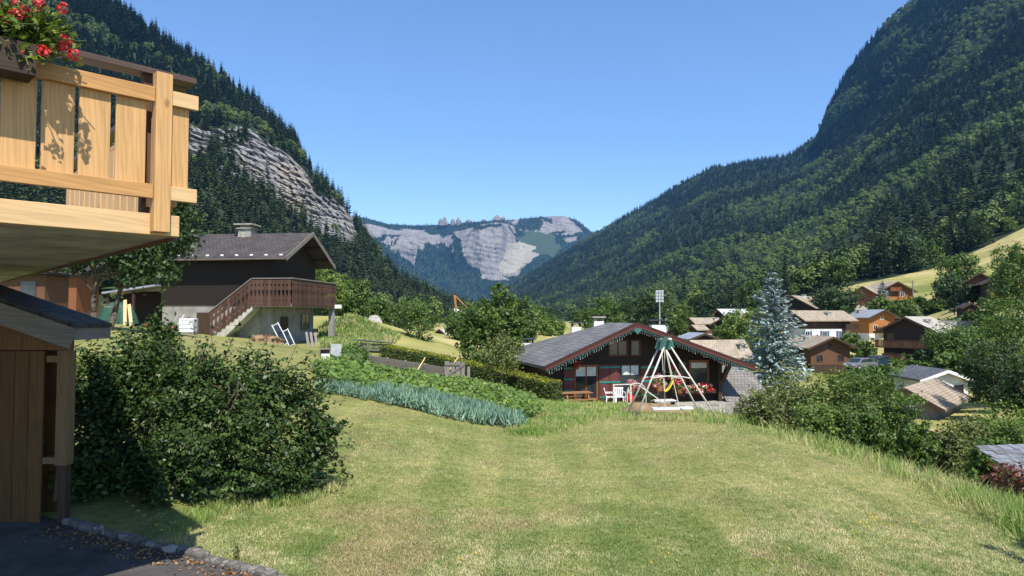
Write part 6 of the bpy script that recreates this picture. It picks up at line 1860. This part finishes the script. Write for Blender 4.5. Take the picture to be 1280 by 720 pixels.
edge(RIGHT_COLS, xs, ('dark conifer at the lower edge of the right hand wood', 'rounded broadleaf tree at the lower edge of the right hand wood'), ('conifers along the right wood edge', 'broadleaf trees along the right wood edge'), lambda x: .25 if x < 1000 else .55, (.0, .22))
xs = np.concatenate([np.linspace(235, 560, 60) + rng.normal(size=60) * 4, np.linspace(-60, 230, 20)])
edge(LEFT_COLS, xs, ('dark conifer at the foot of the left wooded slope', 'rounded broadleaf tree at the foot of the left wooded slope'), ('conifers at the foot of the left slope', 'broadleaf trees at the foot of the left slope'), lambda x: .5, (.05, .7), (.7, 1.1))
for i in range(46):
    px = 560 + 310 * (i + rng.random()) / 46; d = rng.uniform(150, 330)
    if 690 < px < 720 or 862 < px < 872: continue
    T_ = TR[rng.choice([3, 4, 5, 6])]; o = T_[0] if T_[2] == 0 else copy_tree(T_[0]); T_[2] += 1
    o.location = on(px, d) + Vector((0, 0, -.8)); o.rotation_euler = (0, 0, rng.uniform(0, 6.28)); s = rng.uniform(.55, .95); o.scale = (s * 1.1, s * 1.1, s)
    o['label'] = 'small rounded broadleaf tree on the valley floor behind the walnut and red chalet'; o['group'] = 'broadleaf trees on the valley floor'
for T_ in TR:
    if T_[2] == 0:
        for c in list(T_[0].children): bpy.data.objects.remove(c)
        bpy.data.objects.remove(T_[0])

# ------------------------------------------------------------------ clipped hedge
def hedge(name, label, path, hs, w, seed, n):
    """A clipped hedge between ground points: leaves over its flat sides and yellow growth on top."""
    rng = np.random.default_rng(seed)
    rt = thing(name, label, 'hedge', path[0])
    o = path[0]; C, N, T = [], [], []
    seg = [(path[i], path[i + 1], hs[i], hs[i + 1]) for i in range(len(path) - 1)]
    L = np.array([(b - a).length for a, b, _, _ in seg]); pr = L / L.sum()
    M = MB()
    for a, b, h0, h1 in seg:
        d = (b - a); d.z = 0; d.normalize(); s = Vector((d.y, -d.x, 0)) * (w / 2 - .1)
        vs = [a - o + s + Vector((0, 0, -.3)), a - o - s + Vector((0, 0, -.3)), b - o - s + Vector((0, 0, -.3)), b - o + s + Vector((0, 0, -.3))]
        vs += [a - o + s + Vector((0, 0, h0 - .1)), a - o - s + Vector((0, 0, h0 - .1)), b - o - s + Vector((0, 0, h1 - .1)), b - o + s + Vector((0, 0, h1 - .1))]
        M.add(vs, [(0, 1, 2, 3), (4, 7, 6, 5), (0, 4, 5, 1), (1, 5, 6, 2), (2, 6, 7, 3), (3, 7, 4, 0)])
    M.build('core', 'leaf_dark', rt)
    for i in range(n):
        a, b, h0, h1 = seg[rng.choice(len(seg), p=pr)]
        f = rng.random(); q = a.lerp(b, f); h = h0 + (h1 - h0) * f
        d = (b - a); d.z = 0; d.normalize(); s = Vector((d.y, -d.x, 0))
        u = rng.random()
        if u < .5: c = q - o + s * (w / 2 + rng.normal() * .03) + Vector((0, 0, rng.uniform(.0, h))); nn = s
        elif u < .58:
            a2 = (path[-1] if rng.random() < .8 else path[0]); e_ = d if a2 is path[-1] else -d
            c = a2 - o + e_ * rng.normal() * .04 + s * rng.uniform(-w / 2, w / 2) + Vector((0, 0, rng.uniform(0, hs[-1] if a2 is path[-1] else hs[0]))); nn = e_
        else: c = q - o + s * rng.uniform(-w / 2, w / 2) + Vector((0, 0, h + rng.normal() * .035)); nn = Vector((0, 0, 1))
        T.append(u >= .58 and rng.random() < .85); C.append(c); N.append(np.array(nn) + rng.normal(size=3) * .5 + [0, 0, .2])
    C, N, T = np.array(C), np.array(N), np.array(T)
    for nm, s_, mt in (('foliage', ~T, 'leaf_hedge'), ('new_growth', T, 'leaf_hedge_top')):
        V, Fq = leaf_quads(C[s_], N[s_], rng.uniform(.07, .13, s_.sum()), .7, .15, rng); link(nm, np_mesh(nm, V, Fq), mt, rt)
pts = []
for px, pt, d in ((484, 434, 36), (540, 443, 35), (600, 457, 33), (650, 468, 31), (692, 478, 29.5)):
    q = on(px, d); top = P(px, pt, d).z; pts.append((q, max(.6, top - q.z)))
hedge('hedge', 'long clipped hedge with yellow green top running down to the red chalet', [p for p, _ in pts], [h for _, h in pts], 1.0, 5, 15000)

# ------------------------------------------------------------------ vegetable plots
def bed(name, poly, n, hmax, leaf, mat, seed, up=False, rows=0, asp=.7):
    rng = np.random.default_rng(seed)
    pxs = rng.uniform(min(p[0] for p in poly), max(p[0] for p in poly), n * 3)
    pys = rng.uniform(min(p[1] for p in poly), max(p[1] for p in poly), n * 3)
    ok = in_poly(pxs, pys, poly); pxs, pys = pxs[ok][:n], pys[ok][:n]
    ds = np.exp(np.linspace(math.log(12), math.log(60), 260))
    C = np.zeros((len(pxs), 3))
    G = {}
    for i, (a, b) in enumerate(zip(pxs, pys)):
        key = (int(a / 3), int(b / 1.5))
        if key not in G: G[key] = ground_at(key[0] * 3 + 1.5, key[1] * 1.5 + .75, 12, 60)
        q = G[key]; C[i] = (q.x + rng.normal() * .05 + (a % 3 - 1.5) * q.y / F, q.y + rng.normal() * .12, 0)
    C[:, 2] = gz(C[:, 0], C[:, 1])
    if up:
        k = 9  # blades fanned from one plant
        base = np.repeat(C[:len(C) // k], k, 0); m = len(base)
        A = np.stack([rng.normal(size=m) * .24, rng.normal(size=m) * .2, np.ones(m)], 1); A = unit(A)
        Sz = hmax * rng.uniform(.6, 1.1, m)
        ctr = base + A * Sz[:, None] * .5
        V, Fq = leaf_quads(ctr, rng.normal(size=(m, 3)) + [0, -.6, 0], Sz, asp, .02, rng, A)
    else:
        hill = np.array([noise.noise(Vector((c[0] * 1.4, c[1] * 1.4, 3))) for c in C]) * .35 + .65
        C[:, 2] += hmax * hill * rng.random(len(C)) ** .5
        V, Fq = leaf_quads(C, rng.normal(size=C.shape) * .55 + [0, -.25, .8], rng.uniform(.6, 1.3, len(C)) * leaf, asp, .14, rng)
    return tag(link(name, np_mesh(name, V, Fq), mat), kind='stuff')
bed('potato_plants', [(392, 458), (430, 452), (470, 464), (550, 478), (600, 484), (668, 500), (676, 520), (660, 530), (600, 512), (540, 502), (470, 492), (430, 486), (398, 476)], 15000, .42, .14, 'leaf_potato', 7)
bed('leek_plants', [(462, 490), (520, 496), (590, 512), (650, 527), (652, 536), (600, 531), (540, 519), (474, 503)], 7000, .4, .1, 'leaf_leek', 8, up=True, asp=.085)
bed('leek_plants', [(400, 484), (440, 488), (470, 496), (474, 503), (430, 496), (396, 490)], 2200, .3, .1, 'leaf_leek', 9, up=True, asp=.07)
bed('courgette_plants', [(428, 446), (436, 436), (452, 438), (462, 452), (450, 460), (430, 458)], 1200, .5, .2, 'leaf_mid', 10)

# ------------------------------------------------------------------ grass
def blades(name, poly, n, h, w, mat, seed, lean=.5, hvar=.5, dmax=40, dens=None, edge_j=0):
    """Blades of grass on the ground seen through poly (photo pixels), as thick in the picture near as far."""
    rng = np.random.default_rng(seed)
    x0, x1 = min(p[0] for p in poly), max(p[0] for p in poly); y0, y1 = min(p[1] for p in poly), max(p[1] for p in poly)
    # ground depth lookup on a coarse lattice
    lx = np.arange(x0, x1 + 12, 12); ly = np.arange(y0, y1 + 4, 4)
    D = np.array([[ground_at(a, b, 4.5, dmax).y for a in lx] for b in ly])
    px = rng.uniform(x0, x1, n * 2); py = rng.uniform(y0, y1, n * 2)
    ok = in_poly(px, py, poly); px, py = px[ok][:n], py[ok][:n]
    px = px + rng.normal(size=len(px)) * edge_j * 3; py = py + rng.normal(size=len(py)) * edge_j
    fi = np.clip((py - y0) / 4, 0, len(ly) - 1.001); fj = np.clip((px - x0) / 12, 0, len(lx) - 1.001)
    i, j = fi.astype(int), fj.astype(int); u, v = fi - i, fj - j
    d = (D[i, j] * (1 - u) + D[i + 1, j] * u) * (1 - v) + (D[i, j + 1] * (1 - u) + D[i + 1, j + 1] * u) * v
    X = (px - 640) / F * d * KX
    B = np.stack([X, d, gz(X, d) - .005], 1)
    if dens is not None:
        k = dens(B, rng); B = B[k]
    m = len(B)
    hh = h * rng.uniform(1 - hvar, 1 + hvar, m) ; ww = w * np.maximum(1, B[:, 1] / 11)
    az = rng.uniform(0, 6.28, m); tl = np.abs(rng.normal(size=m)) * lean
    tip = B + np.stack([np.cos(az) * tl * hh, np.sin(az) * tl * hh, hh], 1)
    az2 = az + 1.57 + rng.normal(size=m) * .4
    s = np.stack([np.cos(az2), np.sin(az2), np.zeros(m)], 1) * ww[:, None] * .5
    mid = B + (tip - B) * .55 + np.stack([np.zeros(m), np.zeros(m), hh * .08], 1)
    V = np.stack([B - s, B + s, mid + s * .7, tip, mid - s * .7], 1).reshape(-1, 3)
    q = np.arange(m)[:, None] * 5
    Fq = np.concatenate([q + np.array([[0, 1, 2]]), q + np.array([[0, 2, 4]]), q + np.array([[4, 2, 3]])], 1).reshape(-1, 3)
    return tag(link(name, np_mesh(name, V, Fq), mat), kind='stuff')
blades('lawn_grass', [(120, 690), (210, 640), (300, 630), (440, 600), (440, 512), (480, 506), (660, 540), (700, 510), (780, 505), (900, 510), (960, 525), (1300, 640), (1300, 770), (330, 770), (300, 722), (238, 697)], 330000, .024, .007, 'blade_lawn', 3, lean=.9)
blades('long_grass', [(900, 508), (1000, 530), (1100, 556), (1180, 580), (1290, 632), (1310, 690), (1240, 652), (1170, 612), (1090, 580), (1000, 548), (930, 529), (900, 524)], 55000, .19, .01, 'blade_long', 4, lean=.8, hvar=.8, edge_j=4)
blades('long_grass', [(655, 520), (690, 500), (780, 500), (782, 510), (720, 530), (670, 545), (640, 540)], 26000, .09, .009, 'blade_long', 5, lean=.9, hvar=.8, edge_j=2.5)
blades('long_grass', [(400, 410), (440, 396), (500, 424), (486, 436), (440, 440), (400, 436)], 14000, .4, .02, 'blade_long', 6, lean=.6, dmax=90)
blades('long_grass', [(215, 668), (250, 640), (300, 622), (360, 620), (430, 600), (436, 610), (380, 634), (300, 640), (250, 660), (226, 690)], 9000, .09, .007, 'blade_long', 7, lean=.8)
blades('long_grass', [(775, 512), (905, 512), (905, 530), (775, 526)], 5000, .12, .007, 'blade_long', 12, lean=.7)
q = Vector((7.15, 6.2, g1(7.15, 6.2)))
tree('young_tree', 'young slim tree just right of the picture, its shadow on the lawn', 'tree', q, 4.1, 1.4, 'leaf_mid', 71, n=2600, leaf=.1, z0=.3, nl=6, r0=.03)
rr = random.Random(12)
def weed(label, px, py, h, n, mat, seed):
    rng = np.random.default_rng(seed)
    q = ground_at(px, py, 4.5, 40); r = thing('weed', label, 'weed', q)
    S = MB(); LC, LN = [], []
    for i in range(n):
        t_ = Vector((rng.normal() * .1 * h, rng.normal() * .1 * h, h * rng.uniform(.6, 1))); S.tube((0, 0, 0), t_, .004, .002, 4)
        for k in range(12): LC.append(np.array(t_) * rng.uniform(.1, 1) + rng.normal(size=3) * .04 * h); LN.append(rng.normal(size=3) + [0, 0, .4])
    S.build('stems', mat, r); V, Fq = leaf_quads(np.array(LC), np.array(LN), rng.uniform(.04, .09, len(LC)) * max(.6, h), .4, .1, rng); link('leaves', np_mesh('leaves', V, Fq), mat, r)
weed('lone tall weed growing from the kerb stones in the sun', 294, 708, .28, 6, 'leaf_olive', 1)
weed('tall pale weed stalk at the edge of the long grass, right', 1092, 566, .55, 5, 'leaf_light', 2)
# dandelions in the lawn
rng = np.random.default_rng(15)
cl = []
for cx_, cy_, n in ((1080, 655, 26), (1140, 655, 6), (990, 700, 5), (830, 700, 4), (560, 690, 3)):
    for i in range(n):
        q = ground_at(cx_ + rng.normal() * 22, cy_ + rng.normal() * 7, 4.5, 30); cl.append((q.x, q.y, q.z + .035))
C = np.array(cl); C = np.repeat(C, 4, 0) + rng.normal(size=(len(C) * 4, 3)) * .006
V, Fq = leaf_quads(C, rng.normal(size=C.shape) * .3 + [0, -.2, 1], .014, .9, .1, rng)
tag(link('dandelion_flowers', np_mesh('dandelion_flowers', V, Fq), 'petal_yellow'), kind='stuff')
# the haze box round everything
allx = [np.abs(q[4][..., 0]).max() * 1.15 for q in (LM, RM, FM)]; hx = max(max(allx), float(np.abs(gV[:, 0]).max())) + 50; hy = max(max(q[4][..., 1].max() * 1.15 for q in (LM, RM, FM)), float(gV[:, 1].max())) + 50
hb = MB().span(-hx, hx, -40, hy, min(float(gV[:, 2].min()), -70) - 1, ztop)
tag(hb.build('haze', 'haze'), kind='stuff')
